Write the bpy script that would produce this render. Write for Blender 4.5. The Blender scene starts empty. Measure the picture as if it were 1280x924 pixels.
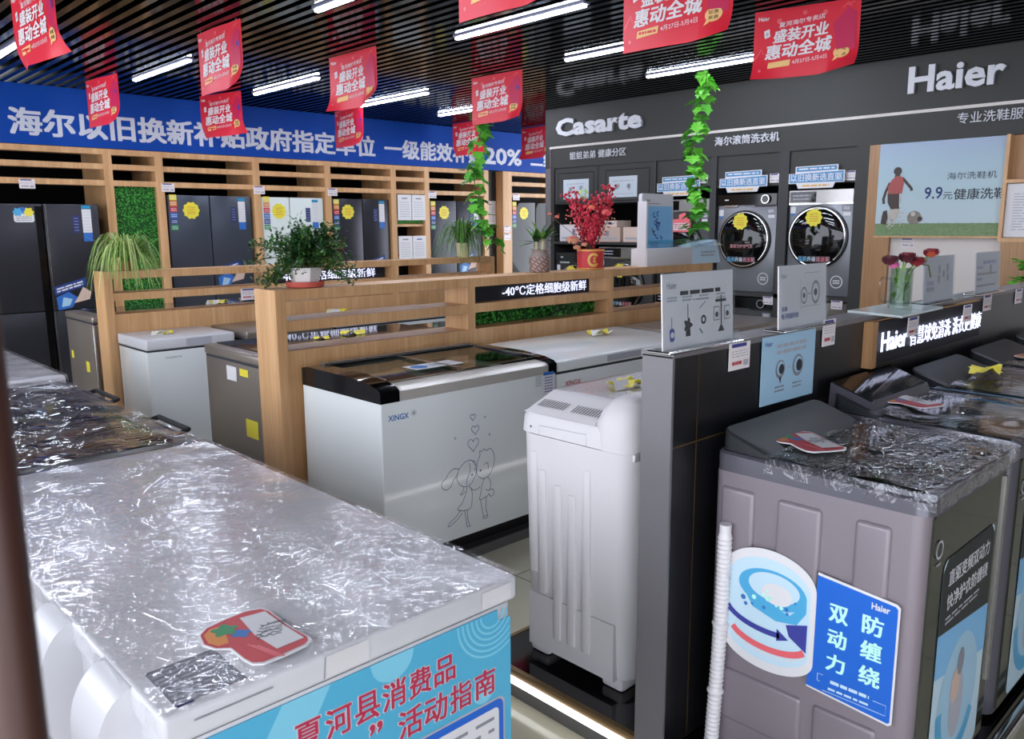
import bpy, bmesh, math, random
from mathutils import Vector, Matrix
R = math.radians
random.seed(7)
SC = bpy.context.scene
COL = SC.collection

# ------------------------------------------------------------------ camera
def make_camera():
    f = 1018.65; yaw, pitch, roll = R(46.289), R(9.997), R(-0.355)
    cy, sy, cp, sp = math.cos(yaw), math.sin(yaw), math.cos(pitch), math.sin(pitch)
    fw = Vector((cy*cp, sy*cp, -sp)); r = Vector((sy, -cy, 0)); u = r.cross(fw)
    cr, sr = math.cos(roll), math.sin(roll)
    r2 = cr*r + sr*u; u2 = -sr*r + cr*u
    cd = bpy.data.cameras.new('camera'); cd.sensor_fit = 'HORIZONTAL'; cd.sensor_width = 36
    cd.lens = f*36/1280; cd.clip_start = .02; cd.clip_end = 100
    cd.dof.use_dof = True; cd.dof.focus_distance = 3.3; cd.dof.aperture_fstop = 8.0
    o = bpy.data.objects.new('camera', cd); COL.objects.link(o)
    o.matrix_world = Matrix(((r2.x, u2.x, -fw.x, 0), (r2.y, u2.y, -fw.y, 0), (r2.z, u2.z, -fw.z, 1.62), (0, 0, 0, 1)))
    SC.camera = o
make_camera()

# ------------------------------------------------------------------ light
W = bpy.data.worlds.new('world'); SC.world = W; W.use_nodes = True
wb = W.node_tree.nodes['Background']
wb.inputs[0].default_value = (.85, .90, 1.0, 1); wb.inputs[1].default_value = 4.0
SC.view_settings.view_transform = 'Standard'; SC.view_settings.look = 'None'
SC.view_settings.gamma = 1; SC.view_settings.use_curve_mapping = False
SC.view_settings.exposure = 0.35
try:
    SC.cycles.use_denoising = True
    SC.cycles.max_bounces = 6; SC.cycles.transparent_max_bounces = 12
    SC.cycles.sample_clamp_indirect = 6
except Exception: pass
LED_POWER = 80.0      # strength of the ceiling tubes

# ------------------------------------------------------------------ materials
def lin(c):
    c /= 255.0
    return c/12.92 if c <= .04045 else ((c+.055)/1.055)**2.4
def rgb(h): return (lin(int(h[0:2], 16)), lin(int(h[2:4], 16)), lin(int(h[4:6], 16)), 1)
MATS = {}
def mat(name, hx, rough=.5, metal=0, spec=.5, emit=None, es=0, bump=None, alpha=1, trans=0, coat=0, var=None):
    m = bpy.data.materials.new(name); m.use_nodes = True
    nt = m.node_tree; b = nt.nodes['Principled BSDF']
    b.inputs['Base Color'].default_value = rgb(hx); b.inputs['Roughness'].default_value = rough
    b.inputs['Metallic'].default_value = metal; b.inputs['Specular IOR Level'].default_value = spec
    b.inputs['Alpha'].default_value = alpha; b.inputs['Transmission Weight'].default_value = trans
    b.inputs['Coat Weight'].default_value = coat
    if emit: b.inputs['Emission Color'].default_value = rgb(emit); b.inputs['Emission Strength'].default_value = es
    tc = None
    if bump or var:
        tc = nt.nodes.new('ShaderNodeTexCoord')
    if var:                         # (scale, second colour) a mild mottling of the surface itself
        n = nt.nodes.new('ShaderNodeTexNoise'); n.inputs['Scale'].default_value = var[0]
        n.inputs['Detail'].default_value = 4
        mx = nt.nodes.new('ShaderNodeMix'); mx.data_type = 'RGBA'
        mx.inputs[6].default_value = rgb(hx); mx.inputs[7].default_value = rgb(var[1])
        nt.links.new(tc.outputs['Object'], n.inputs['Vector']); nt.links.new(n.outputs['Fac'], mx.inputs[0])
        nt.links.new(mx.outputs[2], b.inputs['Base Color'])
    if bump:                        # (scale, strength)
        n = nt.nodes.new('ShaderNodeTexNoise'); n.inputs['Scale'].default_value = bump[0]; n.inputs['Detail'].default_value = 3
        bp = nt.nodes.new('ShaderNodeBump'); bp.inputs['Strength'].default_value = bump[1]; bp.inputs['Distance'].default_value = .01
        nt.links.new(tc.outputs['Object'], n.inputs['Vector']); nt.links.new(n.outputs['Fac'], bp.inputs['Height'])
        nt.links.new(bp.outputs['Normal'], b.inputs['Normal'])
    MATS[name] = m; return m

def wood(name, c1, c2, c3):
    m = bpy.data.materials.new(name); m.use_nodes = True; nt = m.node_tree; b = nt.nodes['Principled BSDF']
    tc = nt.nodes.new('ShaderNodeTexCoord'); mp = nt.nodes.new('ShaderNodeMapping')
    mp.inputs['Scale'].default_value = (60, 60, 2.2)
    n = nt.nodes.new('ShaderNodeTexNoise'); n.inputs['Scale'].default_value = 1.6; n.inputs['Detail'].default_value = 5
    n2 = nt.nodes.new('ShaderNodeTexNoise'); n2.inputs['Scale'].default_value = .16; n2.inputs['Detail'].default_value = 2
    ad = nt.nodes.new('ShaderNodeMath'); ad.operation = 'ADD'
    ml = nt.nodes.new('ShaderNodeMath'); ml.operation = 'MULTIPLY'; ml.inputs[1].default_value = .5
    rp = nt.nodes.new('ShaderNodeValToRGB')
    rp.color_ramp.elements[0].position = .32; rp.color_ramp.elements[0].color = rgb(c1)
    rp.color_ramp.elements[1].position = .68; rp.color_ramp.elements[1].color = rgb(c3)
    e = rp.color_ramp.elements.new(.5); e.color = rgb(c2)
    L = nt.links.new
    L(tc.outputs['Object'], mp.inputs[0]); L(mp.outputs[0], n.inputs['Vector']); L(mp.outputs[0], n2.inputs['Vector'])
    L(n.outputs['Fac'], ad.inputs[0]); L(n2.outputs['Fac'], ad.inputs[1]); L(ad.outputs[0], ml.inputs[0]); L(ml.outputs[0], rp.inputs[0])
    L(rp.outputs[0], b.inputs['Base Color']); b.inputs['Roughness'].default_value = .42
    MATS[name] = m

def film(name, amount, scale, strength, rough, tint='FFFFFF', stretch=(1, 1, 1)):
    m = bpy.data.materials.new(name); m.use_nodes = True; nt = m.node_tree
    nt.nodes.clear(); N = nt.nodes.new; L = nt.links.new
    out = N('ShaderNodeOutputMaterial'); mx = N('ShaderNodeMixShader'); tr = N('ShaderNodeBsdfTransparent'); gl = N('ShaderNodeBsdfGlossy')
    tc = N('ShaderNodeTexCoord'); mp = N('ShaderNodeMapping'); mp.inputs['Scale'].default_value = stretch
    ad = N('ShaderNodeMath'); ad.operation = 'ADD'
    def crease(sc, dist, ex, wt):       # thin sharp folds
        n = N('ShaderNodeTexNoise'); n.inputs['Scale'].default_value = sc; n.inputs['Detail'].default_value = 2; n.inputs['Distortion'].default_value = dist
        a = N('ShaderNodeMath'); a.operation = 'SUBTRACT'; a.inputs[1].default_value = .5
        b = N('ShaderNodeMath'); b.operation = 'ABSOLUTE'; c_ = N('ShaderNodeMath'); c_.operation = 'MULTIPLY_ADD'; c_.inputs[1].default_value = -2.6; c_.inputs[2].default_value = 1; c_.use_clamp = True
        p = N('ShaderNodeMath'); p.operation = 'POWER'; p.inputs[1].default_value = ex; q = N('ShaderNodeMath'); q.operation = 'MULTIPLY'; q.inputs[1].default_value = wt
        L(mp.outputs[0], n.inputs['Vector']); L(n.outputs['Fac'], a.inputs[0]); L(a.outputs[0], b.inputs[0]); L(b.outputs[0], c_.inputs[0]); L(c_.outputs[0], p.inputs[0]); L(p.outputs[0], q.inputs[0]); return q
    k1 = crease(scale*.16, 2.0, 7, 1.0); k2 = crease(scale*.55, 1.0, 5, .45)
    bp = N('ShaderNodeBump'); bp.inputs['Strength'].default_value = strength; bp.inputs['Distance'].default_value = .012
    fr = N('ShaderNodeLayerWeight'); pw = N('ShaderNodeMath'); pw.operation = 'POWER'; pw.inputs[1].default_value = 3.5
    ma = N('ShaderNodeMath'); ma.operation = 'MULTIPLY_ADD'; ma.inputs[1].default_value = .75; ma.inputs[2].default_value = amount; ma.use_clamp = True
    tr.inputs[0].default_value = rgb(tint); gl.inputs[0].default_value = (1, 1, 1, 1); gl.inputs['Roughness'].default_value = rough
    L(tc.outputs['Object'], mp.inputs[0]); L(k1.outputs[0], ad.inputs[0]); L(k2.outputs[0], ad.inputs[1]); L(ad.outputs[0], bp.inputs['Height'])
    L(bp.outputs[0], gl.inputs['Normal']); L(bp.outputs[0], fr.inputs['Normal']); L(fr.outputs['Facing'], pw.inputs[0]); L(pw.outputs[0], ma.inputs[0])
    L(ma.outputs[0], mx.inputs[0]); L(tr.outputs[0], mx.inputs[1]); L(gl.outputs[0], mx.inputs[2]); L(mx.outputs[0], out.inputs[0])
    MATS[name] = m

def clear(name, tint, base, rough=.03):
    m = bpy.data.materials.new(name); m.use_nodes = True; nt = m.node_tree
    nt.nodes.clear(); N = nt.nodes.new; L = nt.links.new
    out = N('ShaderNodeOutputMaterial'); mx = N('ShaderNodeMixShader'); tr = N('ShaderNodeBsdfTransparent'); gl = N('ShaderNodeBsdfGlossy')
    fr = N('ShaderNodeLayerWeight'); pw = N('ShaderNodeMath'); pw.operation = 'POWER'; pw.inputs[1].default_value = 4.0
    ad = N('ShaderNodeMath'); ad.operation = 'MULTIPLY_ADD'; ad.inputs[1].default_value = .8; ad.inputs[2].default_value = base; ad.use_clamp = True
    L(fr.outputs['Facing'], pw.inputs[0])
    tr.inputs[0].default_value = rgb(tint); gl.inputs['Roughness'].default_value = rough
    L(pw.outputs[0], ad.inputs[0]); L(ad.outputs[0], mx.inputs[0]); L(tr.outputs[0], mx.inputs[1]); L(gl.outputs[0], mx.inputs[2]); L(mx.outputs[0], out.inputs[0])
    MATS[name] = m

def tile_floor(name):
    m = bpy.data.materials.new(name); m.use_nodes = True; nt = m.node_tree; b = nt.nodes['Principled BSDF']
    N = nt.nodes.new; L = nt.links.new
    tc = N('ShaderNodeTexCoord'); br = N('ShaderNodeTexBrick'); br.offset = 0
    br.inputs['Scale'].default_value = 1; br.inputs['Brick Width'].default_value = .6; br.inputs['Row Height'].default_value = .6
    br.inputs['Mortar Size'].default_value = .003; br.inputs['Color1'].default_value = rgb('BDB8A2'); br.inputs['Color2'].default_value = rgb('B7B19C')
    br.inputs['Mortar'].default_value = rgb('5a564c')
    L(tc.outputs['Object'], br.inputs['Vector']); L(br.outputs[0], b.inputs['Base Color'])
    b.inputs['Roughness'].default_value = .12
    MATS[name] = m

def vgrad(name, stops):       # a printed gradient along the object's own height
    m = bpy.data.materials.new(name); m.use_nodes = True; nt = m.node_tree; b = nt.nodes['Principled BSDF']
    tc = nt.nodes.new('ShaderNodeTexCoord'); sp = nt.nodes.new('ShaderNodeSeparateXYZ'); rp = nt.nodes.new('ShaderNodeValToRGB')
    el = rp.color_ramp.elements; el[0].position, el[0].color = stops[0][0], rgb(stops[0][1]); el[1].position, el[1].color = stops[-1][0], rgb(stops[-1][1])
    for p, c in stops[1:-1]: e = el.new(p); e.color = rgb(c)
    nt.links.new(tc.outputs['Object'], sp.inputs[0]); nt.links.new(sp.outputs[2], rp.inputs[0]); nt.links.new(rp.outputs[0], b.inputs['Base Color'])
    b.inputs['Roughness'].default_value = .4; MATS[name] = m
vgrad('sky_print', [(.08, 'B4C4CA'), (.35, 'A8BFC6'), (.55, '9FB8C4'), (.74, '98A9C2')])
wood('wood', 'B4895C', 'C89A6B', 'D8AE80')
wood('wood_dark', '946C46', 'A67C52', 'B68B5F')
tile_floor('floor_tile')
film('film', .022, 40, .10, .09)
film('film_dark', .06, 42, .4, .10, stretch=(1, 1.6, 1))
film('film_soft', .05, 16, .2, .08, stretch=(1, 2.4, 1))
clear('glass', 'E6EEEA', .02)
clear('glass_dark', '5A605C', .03)
clear('acrylic', 'F2F6F8', .04)
mat('slat', '050507', .10, spec=.14)
mat('void', '060607', .9, spec=.1)
mat('void_warm', '17130F', .8, spec=.1)
mat('white', 'CBCACE', .28)
mat('white_gloss', 'E2E5E5', .12, coat=.3)
mat('white_matte', 'D3CFD1', .55)
mat('white_wall', 'D8D0CA', .7)
mat('grey_fascia', '3D3D3B', .5, spec=.25)
mat('grey_dark', '302F30', .45)
mat('grey_post', '6E6B6E', .35, metal=.2)
mat('black_panel', '141417', .3)
mat('black', '0A0A0C', .3)
mat('black_gloss', '08080A', .08)
mat('black_rubber', '0C0C0D', .6)
mat('dark_glass', '0A0C0C', .04)
mat('lid_glass', '2A2C2C', .05)
mat('tub_dark', '050506', .4)
mat('plum', '857B82', .36, metal=.15)
mat('plum_top', '57555E', .25, metal=.2)
mat('washer_panel', '2C2F31', .5, spec=.3)
mat('washer_front', '35362E', .07)
mat('charcoal_metal', '34343A', .3, metal=.5, var=(3, '3C3C43'))
mat('slate_metal', '474C58', .28, metal=.4)
mat('white_door', 'D6DEDA', .2)
mat('silver', 'A9A6A4', .25, metal=.8)
mat('silver_dark', '77777B', .28, metal=.7)
mat('steel_brown', '8C8279', .3, metal=.5)
mat('brown_lid', '5A4C42', .15)
mat('rail_silver', 'BDB7AF', .3, metal=.25)
mat('liner_grey', 'A8A59E', .4)
mat('chrome', 'D5D5D5', .12, metal=1)
mat('gold', '6E5632', .4, metal=.6)
mat('dryer_grey', '828489', .32, metal=.4)
mat('blue_sign', '06409A', .5, spec=.15)
mat('sign_letter', 'C6CAD6', .5)
mat('letter_white', 'D2D2D8', .4)
mat('letter_edge', '9C9CA4', .4)
mat('banner_red', 'CE2236', .42, var=(3, 'D62A3A'))
mat('banner_magenta', 'B9234F', .42)
mat('banner_cream', 'E3B877', .5)
mat('paper', 'D8D6D8', .5)
mat('paper_pink', 'E6DCDD', .4)
mat('paper_blue', '9FC3DA', .45)
mat('paper_sky', '7CB6E0', .45)
mat('ink', '2A2A33', .6)
mat('ink_grey', '85858E', .6)
mat('ink_light', 'A9A9B2', .6)
mat('ink_blue', '36489C', .6)
mat('ink_navy', '1D2C66', .6)
mat('ink_red', 'B23838', .6)
mat('line_blue', '5A6088', .6)
mat('logo_blue', '2F6FB4', .5)
mat('yellow', 'E2D23A', .5)
mat('yellow_dark', 'B99E2A', .5)
mat('orange', 'D8853A', .5)
mat('red', 'C22E36', .45)
mat('red_deep', '9E1426', .5)
mat('energy_green', '2F8A54', .5)
mat('energy_blue', '2B66B4', .5)
mat('energy_navy', '1E3A80', .5)
mat('sticker_blue', '1F62C4', .3)
mat('sticker_cyan', '4FA6D2', .3)
mat('sticker_pale', 'BFD8E6', .3)
mat('sticker_mint', 'B9F0E2', .4)
mat('sticker_purple', '3B3F92', .4)
mat('coral', 'E0636B', .4)
mat('poster_teal', '4FA9CB', .4)
mat('poster_teal_light', '7CC4DC', .4)
mat('poster_red', 'B32A4C', .4)
mat('sky_top', '8FAED6', .4)
mat('sky_mid', 'A3C6D4', .4)
mat('sky_low', 'B6CFD6', .4)
mat('grass_print', '4E6B40', .5, var=(60, '88A070'))
mat('skin_dark', '3A2A26', .5)
mat('shirt_red', 'A34A45', .5)
mat('ball_print', '6E665C', .5, var=(40, '8C8478'))
mat('dust', 'B9B2A6', .6)
mat('hedge', '2A8A2A', .6, var=(40, '52B846'))
mat('hedge_back', '145018', .8)
mat('leaf_a', '2E5A24', .45)
mat('leaf_b', '47762E', .45)
mat('leaf_c', '1F4420', .45)
mat('ivy_a', '4DA52A', .5)
mat('ivy_b', '6CC23C', .5)
mat('ivy_c', '35801F', .5)
mat('pale_a', '8FAE55', .5)
mat('pale_b', 'B5C67C', .5)
mat('pale_c', '6E9440', .5)
mat('stem', '4F5A2C', .6)
mat('bark', '6A5840', .7)
mat('cane', 'C9BD94', .5)
mat('pot_white', 'DCD6D2', .35)
mat('pot_cream', 'D8D0A8', .4)
mat('terracotta', 'BE5244', .5)
mat('pot_brown', '8A5F3A', .6)
mat('vase_grey', '8F8078', .5)
mat('vase_pattern', '7A3B34', .5)
mat('vase_light', 'CBBBAF', .5)
mat('berry', 'B61D34', .3)
mat('berry_light', 'D8485A', .35)
mat('blossom', 'D9695A', .5)
mat('blossom_pale', 'D89A78', .5)
mat('twig', '5A3A2C', .7)
mat('gold_paint', 'D9A94C', .4)
mat('rose_dark', '4A0F1E', .5)
mat('rose_red', '7A1222', .5)
mat('rose_orange', 'A8482A', .5)
mat('rose_pink', 'D6649C', .5)
mat('box_card', 'C9AFA0', .7)
mat('box_pale', 'D9C2B4', .7)
mat('box_white', 'CFCACC', .6)
mat('door_brown', '38180F', .5)
mat('tape_blue', '1D86B0', .4)
mat('hose', 'D6D2D4', .45)
mat('tube_housing', '6A6A80', .4)
mat('led', 'FFFFFF', .5, emit='E6EEFF', es=LED_POWER)
mat('led_strip', 'FFFFFF', .5, emit='FFFFFF', es=3)
mat('led_letter', 'FFFFFF', .5, emit='D2D8FF', es=1.0)
mat('led_board', '12121C', .6)
mat('promo_blue', '3C86B6', .4)
mat('paper_pale', 'C0CAD2', .45)
mat('plate_pale', 'B9C2C2', .15)
mat('tag_header', '3A3F86', .5)
mat('pink_print', 'C98A94', .5)

# ------------------------------------------------------------------ geometry helpers
class Fr:      # a local drawing frame: a to the right, b up, c towards the viewer
    def __init__(s, o, u, v, warp=None):
        s.o = Vector(o); s.u = Vector(u).normalized(); s.v = Vector(v).normalized(); s.n = s.u.cross(s.v); s.warp = warp
    def p(s, a, b, c=0):
        if s.warp: a, b, c = s.warp(a, b, c)
        return s.o + s.u*a + s.v*b + s.n*c
def FX(x, y, z): return Fr((x, y, z), (0, -1, 0), (0, 0, 1))       # faces -X
def FY(y, x, z): return Fr((x, y, z), (1, 0, 0), (0, 0, 1))        # faces -Y
def FZ(z, x, y, ang=0):                                            # faces up
    return Fr((x, y, z), (math.cos(R(ang)), math.sin(R(ang)), 0), (-math.sin(R(ang)), math.cos(R(ang)), 0))

WLOC = {}
_TX = {}
def glyphs(s, bold, italic=0):
    k = (s, bold)
    if k not in _TX:
        cu = bpy.data.curves.new('t', 'FONT'); cu.body = s; cu.size = 1; cu.offset = bold; cu.resolution_u = 2; cu.fill_mode = 'FRONT'
        o = bpy.data.objects.new('t', cu); COL.objects.link(o)
        dg = bpy.context.evaluated_depsgraph_get(); me = o.evaluated_get(dg).to_mesh()
        vs = [(v.co.x, v.co.y) for v in me.vertices]; fs = [list(p.vertices) for p in me.polygons]
        o.evaluated_get(dg).to_mesh_clear(); bpy.data.objects.remove(o); bpy.data.curves.remove(cu)
        if vs:
            x0 = min(v[0] for v in vs); x1 = max(v[0] for v in vs); y0 = min(v[1] for v in vs); y1 = max(v[1] for v in vs)
            vs = [((x-x0)/(x1-x0), (y-y0)/(y1-y0)) for x, y in vs]
        _TX[k] = (vs, fs)
    return _TX[k]

class MB:
    def __init__(s): s.v = []; s.f = []; s.m = []
    def add(s, vs, fs, m):
        n = len(s.v); s.v += [Vector(v) for v in vs]
        for f in fs: s.f.append([i+n for i in f]); s.m.append(m)
        return s
    def box(s, x0, x1, y0, y1, z0, z1, m):
        vs = [(x, y, z) for z in (z0, z1) for y in (y0, y1) for x in (x0, x1)]
        return s.add(vs, [(0, 2, 3, 1), (4, 5, 7, 6), (0, 1, 5, 4), (2, 6, 7, 3), (0, 4, 6, 2), (1, 3, 7, 5)], m)
    def rbox(s, x0, x1, y0, y1, z0, z1, m, r=.01, seg=2, which='all'):
        bm = bmesh.new(); bmesh.ops.create_cube(bm, size=1)
        for v in bm.verts:
            v.co = Vector(((x0+x1)/2+v.co.x*(x1-x0), (y0+y1)/2+v.co.y*(y1-y0), (z0+z1)/2+v.co.z*(z1-z0)))
        ed = list(bm.edges)
        if which == 'z': ed = [e for e in ed if abs(e.verts[0].co.z-e.verts[1].co.z) > 1e-6]
        if which == 'x': ed = [e for e in ed if abs(e.verts[0].co.x-e.verts[1].co.x) > 1e-6]
        if which == 'y': ed = [e for e in ed if abs(e.verts[0].co.y-e.verts[1].co.y) > 1e-6]
        if which == 'top': ed = [e for e in ed if max(e.verts[0].co.z, e.verts[1].co.z) > z1-1e-6]
        r = min(r, .49*min(x1-x0, y1-y0, z1-z0)) if which in ('all', 'top') else r
        bmesh.ops.bevel(bm, geom=ed, offset=r, segments=seg, affect='EDGES', profile=.5)
        bm.verts.ensure_lookup_table(); bm.verts.index_update()
        s.add([v.co.copy() for v in bm.verts], [[v.index for v in f.verts] for f in bm.faces], m); bm.free(); return s
    def hexa(s, b, t, m):    # 4 bottom and 4 top points, counter-clockwise
        return s.add(list(b)+list(t), [(3, 2, 1, 0), (4, 5, 6, 7), (0, 1, 5, 4), (1, 2, 6, 5), (2, 3, 7, 6), (3, 0, 4, 7)], m)
    def poly(s, fr, pts, m, c=.001):
        return s.add([fr.p(a, b, c) for a, b in pts], [list(range(len(pts)))], m)
    def rect(s, fr, a0, b0, a1, b1, m, c=.001): return s.poly(fr, [(a0, b0), (a1, b0), (a1, b1), (a0, b1)], m, c)
    def rrect(s, fr, a0, b0, a1, b1, r, m, c=.001): return s.poly(fr, rr(a0, b0, a1, b1, r), m, c)
    def grid(s, fr, a0, b0, a1, b1, na, nb, m, c=0, fn=None):
        vs = []
        for j in range(nb+1):
            for i in range(na+1):
                a = a0+(a1-a0)*i/na; b = b0+(b1-b0)*j/nb
                vs.append(fr.p(a, b, c+(fn(a, b) if fn else 0)))
        fs = [(j*(na+1)+i, j*(na+1)+i+1, (j+1)*(na+1)+i+1, (j+1)*(na+1)+i) for j in range(nb) for i in range(na)]
        return s.add(vs, fs, m)
    def prism(s, fr, pts, c0, c1, m, side=None):
        n = len(pts); vs = [fr.p(a, b, c0) for a, b in pts]+[fr.p(a, b, c1) for a, b in pts]
        s.add(vs, [list(range(n-1, -1, -1)), list(range(n, 2*n))], m)
        return s.add(vs, [(i, (i+1) % n, n+(i+1) % n, n+i) for i in range(n)], side or m)
    def disc(s, fr, a, b, r, m, c=.001, n=24, rb=None):
        rb = rb or r
        return s.poly(fr, [(a+r*math.cos(2*math.pi*i/n), b+rb*math.sin(2*math.pi*i/n)) for i in range(n)], m, c)
    def ring(s, fr, a, b, r0, r1, m, c=.001, n=28, k=1, t0=0, t1=360):
        vs = []
        for i in range(n+1):
            t = R(t0+(t1-t0)*i/n)
            for r in (r0, r1): vs.append(fr.p(a+r*math.cos(t), b+k*r*math.sin(t), c))
        return s.add(vs, [(2*i, 2*i+1, 2*i+3, 2*i+2) for i in range(n)], m)
    def stroke(s, fr, pts, w, m, c=.001):
        vs = []; n = len(pts)
        for i, (a, b) in enumerate(pts):
            p = pts[max(0, i-1)]; q = pts[min(n-1, i+1)]
            d = Vector((q[0]-p[0], q[1]-p[1])); d = d.normalized() if d.length > 1e-9 else Vector((1, 0))
            vs += [fr.p(a-d.y*w/2, b+d.x*w/2, c), fr.p(a+d.y*w/2, b-d.x*w/2, c)]
        return s.add(vs, [(2*i, 2*i+1, 2*i+3, 2*i+2) for i in range(n-1)], m)
    def flower(s, fr, a, b, r, m, c=.002, k=10, dep=.12, jit=0, n=60):
        return s.poly(fr, [(a+r*(1+dep*math.cos(k*t))*math.cos(t), b+r*(1+dep*math.cos(k*t))*math.sin(t)) for t in [2*math.pi*i/n for i in range(n)]], m, c)
    def text(s, fr, t, a0, b0, a1, b1, m, bold=.02, c=.002, ext=0, side=None, shear=0, slope=0):
        han = any(ord(ch) > 0x2fff for ch in t)
        if han and bold > .008 and not s.__dict__.get('_rep'):
            s._rep = True; d = bold*.9*(b1-b0)
            for k, (da, db) in enumerate(((-d, -d*.6), (d, -d*.6), (-d, d*.6), (d, d*.6))):
                s.text(fr, t, a0+d+da, b0+d+db, a1-d+da, b1-d+db, m, bold, c+.00005*k, ext, side, shear, slope)
            s._rep = False; return s
        vs, fs = glyphs(t, 0 if han else bold)
        def P(x, y, cc):
            return fr.p(a0+(a1-a0)*x+shear*(b1-b0)*y, b0+(b1-b0)*y+slope*(a1-a0)*x, cc)
        s.add([P(x, y, c+ext) for x, y in vs], fs, m)
        if ext:
            cnt = {}
            for f in fs:
                for i in range(len(f)):
                    e = (f[i], f[(i+1) % len(f)]); k = tuple(sorted(e)); cnt.setdefault(k, []).append(e)
            for k, es in cnt.items():
                if len(es) == 1:
                    i, j = es[0]
                    s.add([P(*vs[j], c+ext), P(*vs[i], c+ext), P(*vs[i], c), P(*vs[j], c)], [(0, 1, 2, 3)], side or m)
        return s
    def lines(s, fr, a0, b0, a1, b1, n, m, w=.004, c=.002, jag=True):    # unreadable small print
        for i in range(n):
            b = b1-(b1-b0)*(i+.5)/n; a = a0
            while a < a1:
                L = random.uniform(.3, 1)*(a1-a0)*.3 if jag else a1-a0
                s.rect(fr, a, b-w/2, min(a+L, a1), b+w/2, m, c); a += L+(a1-a0)*.04
        return s
    def tube(s, pts, r, m, n=8, cap=True):
        pts = [Vector(p) for p in pts]; rs = r if isinstance(r, (list, tuple)) else [r]*len(pts)
        vs = []; N = len(pts); up = Vector((0, 0, 1))
        for i, p in enumerate(pts):
            d = (pts[min(N-1, i+1)]-pts[max(0, i-1)]).normalized()
            x = d.cross(up if abs(d.z) < .95 else Vector((1, 0, 0))).normalized(); y = d.cross(x)
            for k in range(n):
                t = 2*math.pi*k/n; vs.append(p+(x*math.cos(t)+y*math.sin(t))*rs[i])
        fs = [(i*n+k, i*n+(k+1) % n, (i+1)*n+(k+1) % n, (i+1)*n+k) for i in range(N-1) for k in range(n)]
        if cap: fs += [list(range(n-1, -1, -1)), [(N-1)*n+k for k in range(n)]]
        return s.add(vs, fs, m)
    def lathe(s, cx, cy, prof, m, n=24, a0=0, closed=True):
        vs = []
        for r, z in prof:
            for k in range(n):
                t = 2*math.pi*k/n+a0; vs.append((cx+r*math.cos(t), cy+r*math.sin(t), z))
        N = len(prof); fs = [(i*n+k, i*n+(k+1) % n, (i+1)*n+(k+1) % n, (i+1)*n+k) for i in range(N-1) for k in range(n)]
        if closed: fs += [list(range(n-1, -1, -1)), [(N-1)*n+k for k in range(n)]]
        return s.add(vs, fs, m)
    def lathe_n(s, fr, a, b, prof, m, n=32):     # turned about the frame's normal; prof = (radius, height c)
        vs = []
        for r, c in prof:
            for k in range(n):
                t = 2*math.pi*k/n; vs.append(fr.p(a+r*math.cos(t), b+r*math.sin(t), c))
        N = len(prof)
        fs = [(i*n+k, i*n+(k+1) % n, (i+1)*n+(k+1) % n, (i+1)*n+k) for i in range(N-1) for k in range(n)]
        fs.append([(N-1)*n+k for k in range(n)])
        return s.add(vs, fs, m)
    def ball(s, c, r, m, n=8, k=5, sq=(1, 1, 1)):
        c = Vector(c); vs = [c+Vector((0, 0, r*sq[2]))]
        for i in range(1, k):
            p = math.pi*i/k
            for j in range(n):
                t = 2*math.pi*j/n; vs.append(c+Vector((r*sq[0]*math.sin(p)*math.cos(t), r*sq[1]*math.sin(p)*math.sin(t), r*sq[2]*math.cos(p))))
        vs.append(c-Vector((0, 0, r*sq[2]))); L = len(vs)-1
        fs = [(0, 1+j, 1+(j+1) % n) for j in range(n)]
        for i in range(k-2):
            fs += [(1+i*n+j, 1+(i+1)*n+j, 1+(i+1)*n+(j+1) % n, 1+i*n+(j+1) % n) for j in range(n)]
        fs += [(L, 1+(k-2)*n+(j+1) % n, 1+(k-2)*n+j) for j in range(n)]
        return s.add(vs, fs, m)
    def leaf(s, p, d, up, L, w, m, lobes=False):
        d = Vector(d).normalized(); x = d.cross(Vector(up))
        x = x.normalized() if x.length > 1e-4 else d.orthogonal().normalized(); nn = x.cross(d); p = Vector(p)
        if lobes:
            q = [(0, 0, 0), (.5, .05, .06), (.42, .42, .1), (.62, .55, .02), (.3, .7, .06), (0, 1, -.05), (-.3, .7, .06), (-.62, .55, .02), (-.42, .42, .1), (-.5, .05, .06)]
            vs = [p+x*(a*w)+d*(b*L)+nn*(c*L) for a, b, c in q]+[p+d*(.45*L)]
            return s.add(vs, [(10, i, (i+1) % 10) for i in range(10)], m)
        vs = [p, p+d*(.4*L)+x*(w/2)+nn*(.05*L), p+d*L-nn*(.05*L), p+d*(.4*L)-x*(w/2)+nn*(.05*L)]
        return s.add(vs, [(0, 1, 2), (0, 2, 3)], m)
    def blade(s, pts, w, m, side):
        vs = []; N = len(pts); side = Vector(side)
        for i, p in enumerate(pts):
            k = w*(1-.85*(i/(N-1))**2)/2; vs += [Vector(p)-side*k, Vector(p)+side*k]
        return s.add(vs, [(2*i, 2*i+1, 2*i+3, 2*i+2) for i in range(N-1)], m)
    def build(s, name, parent=None, origin=None, smooth=True, ang=35):
        if parent is not None: off = WLOC[parent.name]
        else:
            if origin is None:
                lo = [min(v[i] for v in s.v) for i in range(3)]; hi = [max(v[i] for v in s.v) for i in range(3)]
                origin = ((lo[0]+hi[0])/2, (lo[1]+hi[1])/2, lo[2])
            off = Vector(origin)
        me = bpy.data.meshes.new(name); names = []
        for k in s.m:
            if k not in names: names.append(k)
        me.from_pydata([v-off for v in s.v], [], s.f)
        for k in names: me.materials.append(MATS[k])
        me.polygons.foreach_set('material_index', [names.index(k) for k in s.m])
        if smooth:
            me.polygons.foreach_set('use_smooth', [True]*len(me.polygons)); me.set_sharp_from_angle(angle=R(ang))
        me.update()
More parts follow.
